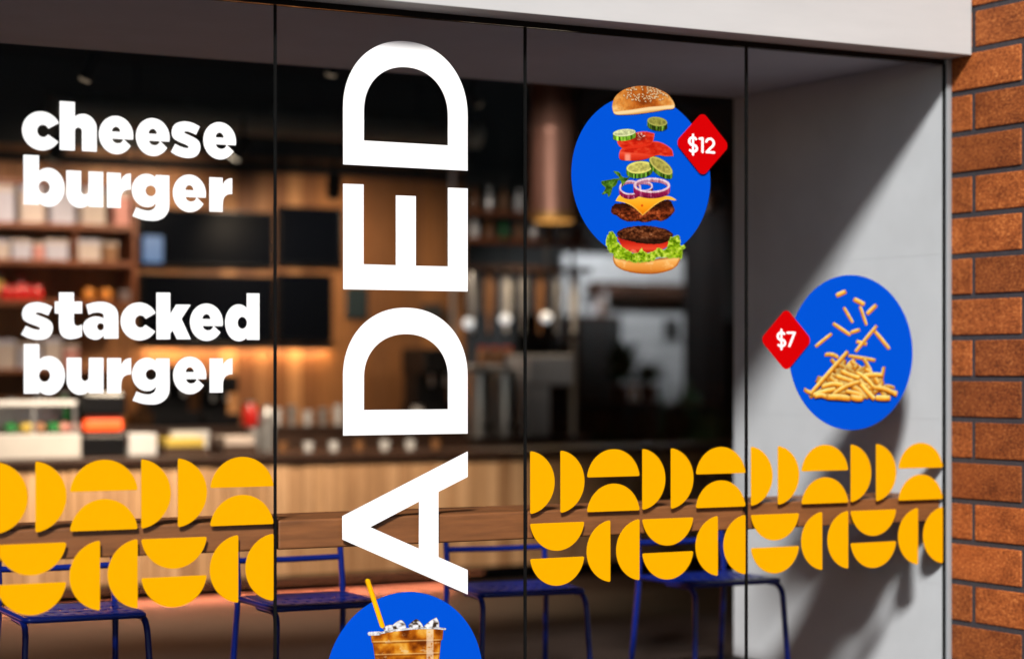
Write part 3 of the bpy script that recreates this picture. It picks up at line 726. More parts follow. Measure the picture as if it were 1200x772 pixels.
# --- fries
fs = thing('fries_sticker', 'round blue window sticker showing a heap of golden fries', 'window sticker', (0, 0, 0), 'round blue food stickers')
disc(fs, 998, 413)
def fry(x0, y0, x1, y1, wd, tone, layer, seed, bend=0.0):
    x0, y0, x1, y1 = 890 + x0 / 3.957, 315 + y0 / 3.957, 890 + x1 / 3.957, 315 + y1 / 3.957; r = wd * 1.02 / 3.957 / 2
    L = math.hypot(x1 - x0, y1 - y0) + 1e-6; ex, ey = (x1 - x0) / L, (y1 - y0) / L
    if ex < 0: ex, ey, x0, y0 = -ex, -ey, x1, y1
    def loc(X, Y):
        s = (X - x0) * ex + (Y - y0) * ey; t = -(X - x0) * ey + (Y - y0) * ex
        return s, t + bend * r * np.sin(np.pi * np.clip(s / L, 0, 1))
    def mk(X, Y):
        s, t = loc(X, Y); a = np.maximum(-s, s - L) + 0.5 + 0.25 * np.abs(t) * ((seed % 3) - 1); b = np.abs(t) - r * (1 - 0.22 * (np.abs(2 * s / L - 1) ** 3)) + 0.5
        return np.hypot(np.maximum(a, 0), np.maximum(b, 0)) + np.minimum(np.maximum(a, b), 0) - 0.5
    def col(X, Y, d):
        s, t = loc(X, Y); n = fbm(X, Y, 3, seed, 3); q = t / r
        c = ramp(np.clip(q * 0.5 + 0.5, 0, 1), [(0, (255, 230, 146)), (0.38, (253, 208, 104)), (0.54, (240, 172, 56)), (0.85, (206, 120, 24)), (1, (140, 70, 10))])
        c = c * (0.88 + 0.24 * n[..., None]) * np.array((tone, tone ** 1.25, tone ** 1.5))
        end = np.maximum(sstep(2.0, 0, s), sstep(L - 2.0, L, s)); return lerp(c, (176, 96, 24), end * 0.55)
    printed('french_fry', mk, col, (min(x0, x1) - 3 - r, min(y0, y1) - L * (ey < 0) - 3 - r, max(x0, x1, x0 + L * ex) + 3 + r, max(y0, y1, y0 + L * ey) + 3 + r), fs, layer)
FR = [(355, 125, 400, 105, 22), (435, 140, 486, 166, 22), (464, 172, 495, 262, 15), (497, 210, 541, 168, 20), (389, 178, 431, 250, 15), (338, 252, 421, 308, 18), (421, 296, 464, 282, 18), (258, 361, 334, 300, 16), (446, 336, 498, 350, 18), (444, 384, 542, 264, 17), (532, 288, 601, 372, 18)]
rf = random.Random(12)
back = [(300, 398, 366, 412, 20), (410, 403, 535, 424, 18), (478, 412, 516, 480, 18), (576, 452, 561, 532, 16), (395, 470, 440, 420, 22), (430, 430, 400, 470, 18), (420, 425, 480, 470, 20), (300, 525, 360, 490, 20), (510, 500, 560, 520, 20), (262, 520, 320, 545, 18), (205, 558, 262, 570, 20), (638, 575, 560, 556, 20), (626, 552, 560, 548, 16), (630, 585, 575, 575, 20)]
for _ in range(80):
    y = rf.uniform(452, 590); hw = 20 + (y - 400) * 0.82; x = 418 + rf.uniform(-hw, hw); a = rf.choice([rf.uniform(-0.6, 0.6), rf.uniform(0.5, 1.2), rf.uniform(-1.2, -0.5)]); l = rf.uniform(28, 50)
    y1, y2 = min(600, y - l * math.sin(a)), min(600, y + l * math.sin(a)); x1, x2 = x - l * math.cos(a), x + l * math.cos(a)
    back.append((x1, y1, x2, y2, rf.uniform(20, 25)))
front = [(230, 580, 404, 382, 20), (242, 586, 350, 556, 22), (282, 548, 386, 540, 22), (470, 497, 566, 492, 22), (520, 548, 632, 584, 22), (440, 478, 522, 548, 20), (370, 472, 460, 506, 22), (345, 494, 432, 522, 22), (335, 582, 462, 522, 20), (250, 592, 306, 594, 22), (392, 566, 476, 588, 20), (460, 532, 527, 604, 22), (415, 592, 475, 600, 28), (530, 596, 602, 598, 26), (308, 594, 414, 601, 28)]
for i, f in enumerate(FR): fry(*f, 0.98, 0.0018 + 0.00006 * i, i)
for i, f in enumerate(back): fry(*f, rf.uniform(0.78, 1.0) if i > 9 else 0.95, 0.0018 + 0.00006 * (i + 12), i + 20, rf.uniform(-.9, .9))
for i, f in enumerate(front): fry(*f, rf.uniform(1.0, 1.06), 0.0018 + 0.00006 * (i + 110), i + 70, rf.uniform(-.9, .9))

# --- iced drink
ds = thing('drink_sticker', 'round blue window sticker showing an iced tea cup with yellow straw', 'window sticker', (0, 0, 0), 'round blue food stickers')
disc(ds, 475, 795.5)
def cropC(pts): return [(420 + p[0] / 7.567, 670 + p[1] / 7.567, *p[2:]) for p in pts]
def c_straw(X, Y, d):
    t = (X - 430) - (Y - 678) * (133 / 425.0); return ramp(t / 3, [(-1, (226, 150, 0)), (-0.2, (255, 206, 20)), (0.5, (255, 196, 0)), (1, (236, 160, 0))])
blob('straw', cropC([(56, 76, 'c'), (68, 60), (92, 60), (101, 72, 'c'), (234, 478, 'c'), (212, 496), (190, 484, 'c')]), c_straw, ds, 0.0020)
def c_ice(seed):
    def f(X, Y, d):
        n = fbm(X, Y, 4.2, seed, 2); c = ramp(n, [(0.2, (60, 46, 36)), (0.36, (150, 140, 134)), (0.46, (220, 220, 226)), (0.7, (255, 255, 255))])
        return lerp(c, (70, 44, 26), sstep(-0.9, 0, d) * 0.6)
    return f
for i, pts in enumerate(([(215, 500, 'c'), (250, 470), (300, 466), (360, 480), (360, 520, 'c'), (230, 525, 'c')], [(296, 470, 'c'), (340, 435), (380, 424), (412, 455), (426, 500, 'c'), (310, 510, 'c')], [(440, 470, 'c'), (480, 432), (516, 415), (556, 450), (578, 490, 'c'), (540, 520, 'c'), (452, 505, 'c')], [(576, 478, 'c'), (640, 425), (690, 398, 'c'), (712, 440), (716, 500, 'c'), (620, 515, 'c')])):
    blob('ice_cube', cropC(pts), c_ice(110 + i * 3), ds, 0.0021 + i * 0.0001)
def c_tea(X, Y, d):
    y = (Y - 670) * 7.567; x = (X - 420) * 7.567
    n = fbm(X, Y * 0.8, 10, 131, 2); m = fbm(X, Y, 2.5, 135, 3)
    c = ramp(0.85 * n + 0.15 * m, [(0.25, (104, 44, 6)), (0.45, (172, 88, 12)), (0.60, (212, 128, 24)), (0.8, (242, 180, 74))])
    for ry in (608, 722):
        c = lerp(c, (250, 206, 140), (1 - sstep(2, 9, np.abs(y - ry + (x - 420) * 0.03))) * 0.6); c = lerp(c, (110, 48, 6), (1 - sstep(3, 12, np.abs(y - ry - 12 + (x - 420) * .03))) * 0.5)
    c = lerp(c, (244, 224, 206), (1 - sstep(26, 36, np.abs(x - 632))) * sstep(0.25, 0.5, m + 0.1) * 0.65)
    c = lerp(c, (236, 220, 200), sstep(0.66, 0.76, fbm(X * 0.6, Y, 5, 137)) * 0.4)
    return lerp(c, (120, 60, 14), sstep(-2.2, 0, d) * 0.55)
blob('cup', cropC([(104, 540, 'c'), (300, 512), (480, 496), (752, 494, 'c'), (744, 596, 'c'), (730, 604, 'c'), (714, 772, 'c'), (690, 1060, 'c'), (640, 1120), (430, 1140), (230, 1120), (180, 1060, 'c'), (145, 772, 'c'), (124, 630, 'c'), (114, 620, 'c')]), c_tea, ds, 0.00255)
def c_rim(X, Y, d):
    n = fbm(X, Y, 3.2, 141, 3); return ramp(n, [(0.25, (128, 116, 108)), (0.5, (206, 206, 210)), (0.75, (250, 250, 252))])
def m_rim(X, Y):
    x, y = (X - 420) * 7.567, (Y - 670) * 7.567
    pts = [(96, 545), (180, 540), (300, 518), (430, 502), (560, 494), (690, 494), (766, 503)]
    return u_(*[sd_seg(x, y, *a, *b, 17 - 8 * (0.15 < k / 6 < 0.85)) for k, (a, b) in enumerate(zip(pts[:-1], pts[1:]))]) / 7.567
printed('cup_rim', m_rim, c_rim, (429, 732, 526, 746), ds, 0.0027)

# --- price diamonds
def stroke_sdf(segs, X, Y):
    return u_(*[sd_seg(X, Y, *s[:4], s[4]) for s in segs])
def arc_pts(cx, cy, rx, ry, a0, a1, n=14):
    return [(cx + rx * math.cos(rad(a0 + (a1 - a0) * k / n)), cy + ry * math.sin(rad(a0 + (a1 - a0) * k / n))) for k in range(n + 1)]
def segs(pts, r): return [(*a, *b, r) for a, b in zip(pts[:-1], pts[1:])]
# digits in units of their height (0..1), stroke radius 0.085
DG = {}
sr = 0.068
DG['$'] = (segs(arc_pts(0.31, 0.69, 0.235, 0.235, 40, 270), sr) + segs(arc_pts(0.31, 0.27, 0.235, 0.205, 90, -140), sr) + [(0.31, -0.12, 0.31, 1.10, 0.06)], 0.62)
DG['1'] = ([(0.09, 0.88, 0.27, 0.915, sr), (0.27, 0.08, 0.27, 0.915, sr)], 0.42)
DG['2'] = (segs(arc_pts(0.31, 0.66, 0.235, 0.255, 165, -35), sr) + [(0.50, 0.51, 0.10, 0.085, sr), (0.10, 0.085, 0.56, 0.085, sr)], 0.64)
DG['7'] = ([(0.08, 0.915, 0.54, 0.915, sr), (0.54, 0.915, 0.20, 0.08, sr)], 0.62)
def price(label, px, py, txt, dpx, hgt, name='price_sticker'):
    t = thing(name, label, 'price sticker', (0, 0, 0), 'red price diamonds'); u0, z0 = G(px, py)
    H, r = 0.1165, 0.026
    def dia(X, Y):
        x, y = (X + Y) / math.sqrt(2), (X - Y) / math.sqrt(2); h = H / math.sqrt(2) + 0.0075
        a, b = np.abs(x) - h + r, np.abs(y) - h + r
        return np.hypot(np.maximum(a, 0), np.maximum(b, 0)) + np.minimum(np.maximum(a, b), 0) - r
    sdf_sheet('diamond', dia, (-0.13, -0.13, 0.13, 0.13), 0.003, -0.0080, 0.0012, M['red'], t, lambda x, y: (u0 + x, z0 + y)); dm = t.children[0]
    u, zb = G(*dpx)
    for ch in txt:
        sg, adv = DG[ch]
        sdf_sheet('digit' if ch != '$' else 'dollar_sign', lambda X, Y, sg=sg: stroke_sdf(sg, X, Y), (-0.1, -0.2, 0.75, 1.2), 0.016, -0.0092, 0.0006, M['white'], dm, lambda x, y, u=u: (u + x * hgt * 1.2, zb + y * hgt))
        u += adv * hgt * 1.2
price('red diamond price sticker reading $12 beside the burger', 821.9, 169.4, '$12', (804.6, 179.0), 0.0635)
price('red diamond price sticker reading $7 beside the fries', 919.9, 398.2, '$7', (908.4, 406.8), 0.0635)

# ------------------------------------------------------------------ window bar and chairs
bt = thing('window_bar', 'long brown wooden bar shelf fixed behind the window glass', 'bar counter', (0, 0, 0.735))
bx = [-3.0, -2.0, -0.985, 0.012, 1.0, UW - 0.004]
for a, b in zip(bx[:-1], bx[1:]):
    MB().box(a + 0.002, 0.018, 0, b - 0.002, 0.36, 0.104).build('bar_plank', M['bar'], bt, 0.008, 3)

def arc3(a, b, c, n=5):
    """round the corner b between a and c"""
    a, b, c = map(Vector, (a, b, c)); return [tuple((a.lerp(b, t)).lerp(b.lerp(c, t), t)) for t in [i / n for i in range(n + 1)]]
def make_chair(label):
    t = thing('metal_chair', label, 'chair', (0, 0, 0), 'blue metal chairs at the window bar')
    W, D, S, r = 0.225, 0.215, 0.452, 0.0125; m = M['chair']
    # pressed seat with slots
    bm_ = bmesh.new(); nx, ny = 25, 22; sx = [(-W + 0.014) + (2 * W - 0.028) * i / nx for i in range(nx + 1)]; sy = [-D - 0.008 + (2 * D) * j / ny for j in range(ny + 1)]
    def zz(x, y):
        e = min(1, max(0, (-D + 0.03 - y) / 0.035)); return S + 0.008 - 0.02 * e * e - 0.008 * (1 - (x / W) ** 2) * (1 - (y / D) ** 2)
    vs = [[bm_.verts.new((x, y, zz(x, y))) for x in sx] for y in sy]
    for j in range(ny):
        for i in range(nx):
            if i % 3 == 1 and 2 < i < nx - 2 and (j in (3, 4) or j in (8, 9) or j in (13, 14)): continue
            bm_.faces.new((vs[j][i], vs[j][i + 1], vs[j + 1][i + 1], vs[j + 1][i]))
    me = bpy.data.meshes.new('seat'); bm_.to_mesh(me); bm_.free()
    o = link('seat', me, m, t, smooth=True); so_ = o.modifiers.new('sheet', 'SOLIDIFY'); so_.thickness = 0.003
    MB().tube([(-W, D, S - 0.004)] + arc3((-W, -D + 0.05, S - 0.004), (-W, -D, S - 0.004), (-W + 0.02, -D, S - 0.004)) + arc3((W - 0.02, -D, S - 0.004), (W, -D, S - 0.004), (W, -D + 0.05, S - 0.004)) + [(W, D, S - 0.004)], r * 0.9).build('seat_frame', m, t)
    for s in (-1, 1):
        lf = MB().tube([(s * W * 0.98, 0.0, S - 0.016)] + arc3((s * W, -D + 0.06, S - 0.016), (s * W, -D - 0.006, S - 0.014), (s * (W + 0.004), -D - 0.012, S - 0.075)) + [(s * (W + 0.022), -D - 0.035, 0.004)], r).build('leg', m, t)
        lr = MB().tube([(s * (W + 0.018), D + 0.06, 0.004), (s * (W + 0.004), D + 0.012, S - 0.05), (s * W, D + 0.01, S + 0.06), (s * W, D + 0.045, 0.725)], r).build('leg', m, t)
        MB().lathe([(0.013, 0.0), (0.015, 0.002), (0.015, 0.02), (0.0125, 0.024)], (s * (W + 0.022), -D - 0.035, 0.0), 12).build('foot_cap', M['black'], lf)
        MB().lathe([(0.013, 0.0), (0.015, 0.002), (0.015, 0.02), (0.0125, 0.024)], (s * (W + 0.018), D + 0.06, 0.0), 12).build('foot_cap', M['black'], lr)
    MB().tube([(-W, D + 0.026, 0.598), (0, D + 0.040, 0.594), (W, D + 0.026, 0.598)], 0.0125).build('back_rail', m, t)
    MB().tube(arc3((-W, D + 0.044, 0.69), (-W, D + 0.047, 0.727), (-W + 0.04, D + 0.048, 0.727)) + [(0, D + 0.058, 0.727)] + arc3((W - 0.04, D + 0.048, 0.727), (W, D + 0.047, 0.727), (W, D + 0.044, 0.69)), r).build('back_rail', m, t)
    return t
ch0 = make_chair('x')
for i, (u, v, a, lb) in enumerate([(-1.43, 0.97, -3, 'blue metal chair at the window bar, leftmost of the four'),
                                   (-0.485, 0.88, -2, 'blue metal chair partly behind the iced drink sticker'),
                                   (0.47, 0.93, -8, 'blue metal chair behind the letter A and the third pane edge'),
                                   (1.415, 0.87, 0, 'blue metal chair nearest the pale side wall')]):
    c = ch0 if i == 0 else copy_tree(ch0)
    c.location = (u, v, 0); c.rotation_euler.z = rad(a); c['label'] = lb

# ------------------------------------------------------------------ inside of the restaurant
VC, VW = 5.2, 7.5                                     # counter front, plank wall
def bpx(x0, y0, x1, y1, v, d):
    a, b = P(x0, y0, v), P(x1, y1, v); return (a[0], v, b[2], b[0], v + d, a[2])
def put(name, label, cat, m, box, group=None, bevel=0.006):
    x0, y0, z0, x1, y1, z1 = box; cx, cy = (x0 + x1) / 2, (y0 + y1) / 2
    o = MB().box(x0 - cx, y0 - cy, 0, x1 - cx, y1 - cy, z1 - z0).build(name, m, None, bevel); o.location = (cx, cy, z0)
    return tag(o, label, cat, group)
def part(name, m, parent, box, bevel=0.004):
    l = parent.location; x0, y0, z0, x1, y1, z1 = box
    return MB().box(x0 - l[0], y0 - l[1], z0 - l[2], x1 - l[0], y1 - l[1], z1 - l[2]).build(name, m, parent, bevel)

# plank wall (boards) behind the counter
uWR = P(546, 400, VW)[0]
bm = MB(); u = UL; rn = random.Random(3)
while u < uWR - 0.02:
    wd = min(rn.uniform(0.11, 0.16), uWR - u); bm.box(u + 0.002, VW + rn.uniform(0, 0.006), 0, u + wd - 0.002, VW + 0.06, 2.92); u += wd
pw = thing('plank_wall', 'warm brown vertical plank wall behind the counter', 'wall', (0, 0, 0))
bm.build('cladding', M['plank'], pw, 0.003, 1)
MB().box(UL, VW + 0.062, 0, uWR, VW + 0.2, ZC).build('backing', M['dark'], pw)
MB().box(UL, VW - 0.03, 2.921, uWR, VW + 0.061, ZC).build('header', M['dark2'], pw)

# counter
ct = thing('service_counter', 'long counter clad in pale vertical planks with a dark top', 'counter', (0, VC, 0))
CH = 0.85; bm = MB(); u = UL + 0.05
uCR = 7.2
while u < uCR:
    wd = rn.uniform(0.06, 0.10); bm.box(u + 0.0025, rn.uniform(0, 0.006), 0.10, min(u + wd, uCR) - 0.0025, 0.05, CH - 0.045); u += wd
bm.build('front_cladding', M['counter'], ct, 0.003, 1)
MB().box(UL + 0.05, 0.051, 0.1, uCR, 0.7, CH - 0.046).build('carcass', M['darkwood'], ct)
MB().box(UL + 0.05, 0.09, 0.0, uCR, 0.7, 0.099).build('toe_kick', M['dark'], ct)
MB().box(UL + 0.05, -0.02, CH - 0.045, uCR + 0.02, 0.72, CH).build('counter_top', M['ctop'], ct, 0.006)

# warm strip under the counter lip, washing the floor
st = thing('led_strip', 'orange light strip glowing under the counter front', 'light strip', (0, VC, 0.066))
MB().box(UL + 0.3, -0.006, 0.0, 2.6, 0.048, 0.0295).build('housing', M['dark'], st)
MB().box(UL + 0.3, 0.012, -0.0045, 2.6, 0.038, -0.0005).build('lens', M['led'], st)
al = bpy.data.lights.new('led_light', 'AREA'); al.shape = 'RECTANGLE'; al.size = 6.4; al.size_y = 0.02; al.energy = 30; al.color = (1.0, 0.27, 0.13); al.spread = rad(150)
ao = bpy.data.objects.new('led_light', al); COL.objects.link(ao); ao.parent = st
ao.location = (-0.8, 0.012, -0.014); ao.rotation_euler = (rad(-35), 0, 0)

# ceiling track with spotlights
def cyl_between(a, b, r, n=14): return MB().tube([a, b], r, n)
tr_z = 3.02; tr_v = 7.36
tk = thing('track_rail', 'dark track rail hung across the plank wall above the counter', 'track rail', (0, tr_v, tr_z))
def zrow(y, x, v): return P(x, y, v)[2]
tr_z2 = zrow(196, 280, tr_v)
tk.location.z = tr_z2
MB().box(UL, -0.025, -0.03, uWR + 0.3, 0.025, 0.03).build('rail', M['dark'], tk)
for u in (-1.5, 1.0, 3.2): MB().tube([(u, 0, 0.03), (u, 0, ZC - tr_z2)], 0.008).build('hanger', M['dark'], tk)
def spot(px, py, v, aim, energy, label, col=(1.0, 0.78, 0.56), size=70, head=0.05, lens='dim_lens'):
    p = Vector(P(px, py, v)); d = (Vector(aim) - p).normalized()
    t = thing('spotlight', label, 'spotlight', p, 'spotlights above the counter')
    lh = MB().tube([tuple(-d * 0.15), tuple(-d * 0.02), tuple(Vector((0, 0, 0)))], head, 18).build('lamp_head', M['dark'], t)
    MB().tube([tuple(-d * 0.10), tuple(-d * 0.10 + Vector((0, 0, 0.18)))], 0.012, 8).build('bracket', M['dark'], t)
    MB().tube([tuple(d * 0.001), tuple(d * 0.012)], head * 0.85, 18).build('lens', M[lens], lh)
    L = bpy.data.lights.new('spot_light', 'SPOT'); L.energy = energy; L.color = col; L.spot_size = rad(size); L.spot_blend = 0.7; L.shadow_soft_size = 0.06
    o = bpy.data.objects.new('spot_light', L); COL.objects.link(o); o.parent = t; o.location = d * 0.03
    o.rotation_euler = d.to_track_quat('-Z', 'Y').to_euler()
SP = 'spotlight on the dark rail '
spot(276, 181, 6.3, (0.95, VW, 1.9), 70, 'bright spotlight hanging right of the word cheese', size=110, lens='bulb')
spot(63, 183, 6.3, (-0.1, VW, 1.6), 48, 'spotlight half hidden between the words cheese and burger', (1.0, 0.78, 0.6), 110)
spot(391, 228, 6.3, (2.5, VW, 1.6), 95, 'dark spotlight between the upper letters D and E', size=115)
spot(388, 86, 3.9, (1.0, VC, 0.3), 620, 'small spotlight glowing left of the top letter D', (1.0, 0.80, 0.58), 90, 0.035)
spot(100, 92, 3.9, (-1.2, VC, 0.35), 370, 'added spotlight above the word cheese, brightening the counter front', (1.0, 0.80, 0.58), 90, 0.035)  # extra lamp, added to light the left part of the counter front
spot(560, 120, 5.4, (4.12, 6.6, 2.2), 40, 'added spotlight left of the copper duct, brightening the copper', (1.0, 0.9, 0.8), 70, 0.03)  # lamp put in to brighten the copper cylinder

# copper duct lamp
x0, x1 = P(626, 250, 6.6)[0], P(671, 250, 6.6)[0]; cu = (x0 + x1) / 2; cr = (x1 - x0) / 2; zb = P(648, 258, 6.6)[2]
cp = thing('copper_pendant', 'tall copper cylinder hanging from the ceiling with a glowing brass rim', 'pendant lamp', (cu, 6.6, zb))
MB().lathe([(cr, 0.05), (cr, 0.62), (cr * 1.03, 0.63), (cr * 1.03, 0.68), (cr, 0.69), (cr, ZC - zb)], (0, 0, 0), 36).build('cylinder', M['copper'], cp)
MB().lathe([(cr * 0.92, -0.005), (cr * 1.01, 0.0), (cr * 1.01, 0.045), (cr * 0.99, 0.05)], (0, 0, 0), 36).build('rim', M['brass'], cp)
MB().lathe([(cr * 0.86, -0.012), (cr * 0.86, -0.006)], (0, 0, 0), 30).build('lens', M['amber_lens'], cp)
pl = bpy.data.lights.new('pendant_light', 'SPOT'); pl.energy = 30; pl.color = (1, .72, .42); pl.spot_size = rad(120); pl.shadow_soft_size = 0.1
po = bpy.data.objects.new('pendant_light', pl); COL.objects.link(po); po.parent = cp; po.location = (0, 0, -0.04)

# wall shelf unit, left
VS = 7.18
sh = thing('shelf_unit', 'wooden wall shelf unit with rows of cartons and jars', 'shelf', (P(80, 300, VS)[0], VS, P(80, 352, VS)[2]))
shx0 = UL + 1.8; shx1 = P(160, 300, VS)[0]
for y in (212, 262, 305, 352): 
    z = P(80, y, VS)[2]; part('shelf_board', M['shelf'], sh, (shx0, VS, z - 0.035, shx1 - 0.03, VW - 0.003, z))
zt, zbm = P(80, 205, VS)[2], P(80, 356, VS)[2]
part('side_panel', M['shelf'], sh, (shx1 - 0.029, VS - 0.005, zbm, shx1, VW - 0.003, zt))
for x in (-8, 90): part('divider', M['shelf'], sh, (P(x, 300, VS)[0], VS + 0.05, P(80, 304, VS)[2] + 0.001, P(x, 300, VS)[0] + 0.02, VW - 0.004, P(80, 262, VS)[2] - 0.036))
def carton(x0, y0, x1, yb, m, label, cat='carton', name='carton', d=0.12, v=VS + 0.03, group='cartons on the wall shelves'):
    z = P(80, yb, VS)[2] + 0.0006; a, b = P(x0, y0, v), P(x1, y0, v)
    t = thing(name, label, cat, ((a[0] + b[0]) / 2, v + d / 2, z), group); w2, h = (b[0] - a[0]) / 2, P((x0 + x1) / 2, y0, v)[2] - z
    MB().box(-w2, -d / 2, 0, w2, d / 2, h * 0.82).build('box_body', m, t, 0.004)
    MB().box(-w2 * 1.03, -d / 2 - 0.003, h * 0.82 + 0.0005, w2 * 1.03, d / 2 + 0.003, h).build('box_lid', M['paper_b'] if m is M['paper'] else M['paper'], t, 0.004)
for i, (a, b, m) in enumerate([(-12, 17, 'paper_b'), (24, 52, 'paper'), (60, 88, 'paper_b'), (96, 124, 'paper')]):
    carton(a, 216, b, 262, M[m], f'white carton on the top wall shelf, {ORD[i]} from the left')
carton(134, 224, 156, 262, M['pink'], 'pink carton at the right end of the top wall shelf')
for i, (a, b, m) in enumerate([(-6, 11, 'paper'), (14, 37, 'paper_b'), (54, 80, 'paper_b'), (92, 118, 'paper')]):
    carton(a, 281, b, 305, M[m], f'pale carton on the middle wall shelf, {ORD[i]} of the pale ones')
carton(40, 284, 52, 305, M['pink'], 'small pink carton between pale cartons on the middle wall shelf')
carton(123, 284, 138, 305, M['cork'], 'dark brown carton at the right of the middle wall shelf')

def jar(px, yb, v, r, h, m, label, cat='jar', name='jar', zb=None, group=None, lid=None):
    z = (P(px, yb, v)[2] if zb is None else zb) + 0.0006; p = P(px, yb, v)
    t = thing(name, label, cat, (p[0], v, z), group)
    MB().lathe([(r * 0.9, 0), (r, h * 0.06), (r, h * 0.72), (r * 0.72, h * 0.86), (r * 0.72, h * 0.9)], n=16).build('vessel', m, t)
    MB().lathe([(r * 0.78, h * 0.9 + 0.0005), (r * 0.78, h)], n=16).build('cap', lid or M['steel'], t)
def bottle(px, v, r, h, m, label, zb, cat='bottle', group=None):
    p = P(px, 400, v); t = thing('bottle', label, cat, (p[0], v, zb + 0.0006), group)
    MB().lathe([(r * 0.9, 0), (r, h * 0.05), (r, h * 0.58), (r * 0.36, h * 0.76), (r * 0.32, h * 0.93)], n=14).build('vessel', m, t)
    MB().lathe([(r * 0.38, h * 0.93 + 0.0005), (r * 0.38, h)], n=12).build('cap', M['dark'], t)
z3 = P(80, 352, VS)[2]
for i, x in enumerate((6, 19, 31, 44)): jar(x, 0, VS + 0.09, 0.036, 0.10, M['redj'], f'red jar on the lowest wall shelf, {ORD[i]} from the left', zb=z3, group='red jars on the lowest wall shelf', lid=M['redj'])
bottle(25, VS + 0.2, 0.035, 0.19, M['redj'], 'dark red bottle behind the red jars', z3)
jar(-3, 0, VS + 0.18, 0.04, 0.17, M['yel'], 'yellow tin at the left end of the lowest wall shelf', 'tin', 'tin', zb=z3)
for i, x in enumerate((104, 124)):
    p = P(x, 0, VS + 0.1); o = MB().lathe([(0.004, 0), (0.028, 0.006), (0.042, 0.03), (0.044, 0.05), (0.034, 0.078), (0.010, 0.088)], n=18).build('orange', M['orange']); o.location = (p[0], VS + 0.1, z3 + 0.0006)
    tag(o, ('left' if i == 0 else 'right') + ' one of two oranges on the lowest wall shelf', 'fruit', 'oranges on the wall shelf')
p = P(149, 0, VS + 0.1); o = MB().lathe([(0.035, 0), (0.04, 0.004), (0.062, 0.075), (0.056, 0.075), (0.034, 0.01)], n=20).build('bowl', M['white_enamel']); o.location = (p[0], VS + 0.1, z3 + 0.0006); tag(o, 'white bowl at the right end of the lowest wall shelf', 'bowl')

# menu boards on the plank wall
for nm, (a, b, c, d), lb in (('menu_board', (161, 243, 321, 314), 'wide dark menu board beside the word burger under cheese'),
                             ('menu_board', (326, 241, 401, 313), 'narrow dark menu board behind the letter E'),
                             ('menu_board', (165, 320, 321, 402), 'wide black menu board behind the word stacked'),
                             ('menu_board', (325, 320, 389, 402), 'narrow black menu board left of the lower letter D')):
    bx_ = bpx(a, b, c, d, VW - 0.05, 0.046); t = thing(nm, lb, 'menu board', ((bx_[0] + bx_[3]) / 2, VW - 0.05, bx_[2]), 'dark menu boards')
    part('board', M['navy'], t, bx_); fr = 0.018
    x0, y0, z0, x1, y1, z1 = bx_
    for q in ((x0, z0, x1, z0 + fr), (x0, z1 - fr, x1, z1), (x0, z0 + fr, x0 + fr, z1 - fr), (x1 - fr, z0 + fr, x1, z1 - fr)):
        part('frame', M['machine'], t, (q[0], y0 - 0.012, q[1], q[2], y0 - 0.0005, q[3]), 0.002)
put('wall_screen', 'small blue glowing screen at the left edge of the menu boards', 'screen', M['screen'], bpx(168, 276, 191, 308, VW - 0.085, 0.02), None)
put('slate_panel', 'small dark slate panel hung on the plank wall by the lower D', 'slate', M['teal'], bpx(406, 336, 431, 373, VW - 0.03, 0.026))
put('wall_box', 'small grey box fixed to the plank wall beside the lower letter D', 'wall box', M['dark2'], bpx(498, 356, 519, 373, VW - 0.08, 0.077))

# things on the counter and the back bench
BT = 0.98; VBK = 6.75
bb = thing('back_bench', 'dark wooden back bench against the plank wall', 'bench', (0, VBK, 0))
MB().box(UL, 0, 0, uWR - 0.05, VW - VBK - 0.003, BT - 0.04).build('carcass', M['darkwood'], bb)
MB().box(UL, -0.02, BT - 0.0395, uWR - 0.03, VW - VBK - 0.003, BT).build('bench_top', M['ctop'], bb, 0.005)
VD = VC + 0.25
def on_counter(x0, y0, x1, d, v=VD, zb=CH):
    a, b = P(x0, y0, v), P(x1, y0, v); return (a[0], v, zb + 0.0008, b[0], v + d, P((x0 + x1) / 2, y0, v)[2])
bx_ = on_counter(-60, 470, 95, 0.36, VC + 0.1)
dc = thing('display_case', 'pale glazed food display case on the counter beneath the stacked burger words', 'display case', ((bx_[0] + bx_[3]) / 2, VC + 0.1, CH + 0.0008))
x0, y0, z0, x1, y1, z1 = bx_; hh = z1 - z0
part('base', M['marble'], dc, (x0, y0, z0, x1, y1, z0 + hh * 0.42))
part('rear_panel', M['steel'], dc, (x0, y1 - 0.03, z0 + hh * 0.42 + .001, x1, y1, z1 - 0.03))
part('roof', M['white_enamel'], dc, (x0, y0 + 0.08, z1 - 0.029, x1, y1, z1))
for k in range(4):
    xx = x0 + (x1 - x0) * k / 3; part('post', M['steel'], dc, (min(max(xx - 0.01, x0), x1 - 0.02), y0 + 0.085, z0 + hh * 0.42 + .001, min(max(xx + 0.01, x0 + .02), x1), y0 + 0.105, z1 - 0.03), 0.002)
food = [('green', 'green salad bowl'), ('yel', 'yellow pastry tray'), ('cork', 'brown pastry tray'), ('green', 'second green salad bowl'), ('pink', 'pink dessert tray'), ('paper', 'cream dessert tray')]
for i, xx in enumerate((12, 30, 45, 62, 76, 88)):
    p = P(xx, 480, VC + 0.28); k, lb = food[i]; o = MB().lathe([(0.022, 0), (0.036, 0.012), (0.042, 0.035), (0.030, 0.055), (0.012, 0.062)], n=14).build('food_portion', M[k]); o.location = (p[0], VC + 0.27, z0 + hh * 0.42 + 0.0015)
    tag(o, f'{lb} inside the display case, ' + ['leftmost', 'second from left', 'third from left', 'fourth from left', 'fifth from left', 'rightmost'][i], 'food portion', 'food in the display case')
bx_ = on_counter(97, 458, 149, 0.34, VC + 0.12); x0, y0, z0, x1, y1, z1 = bx_
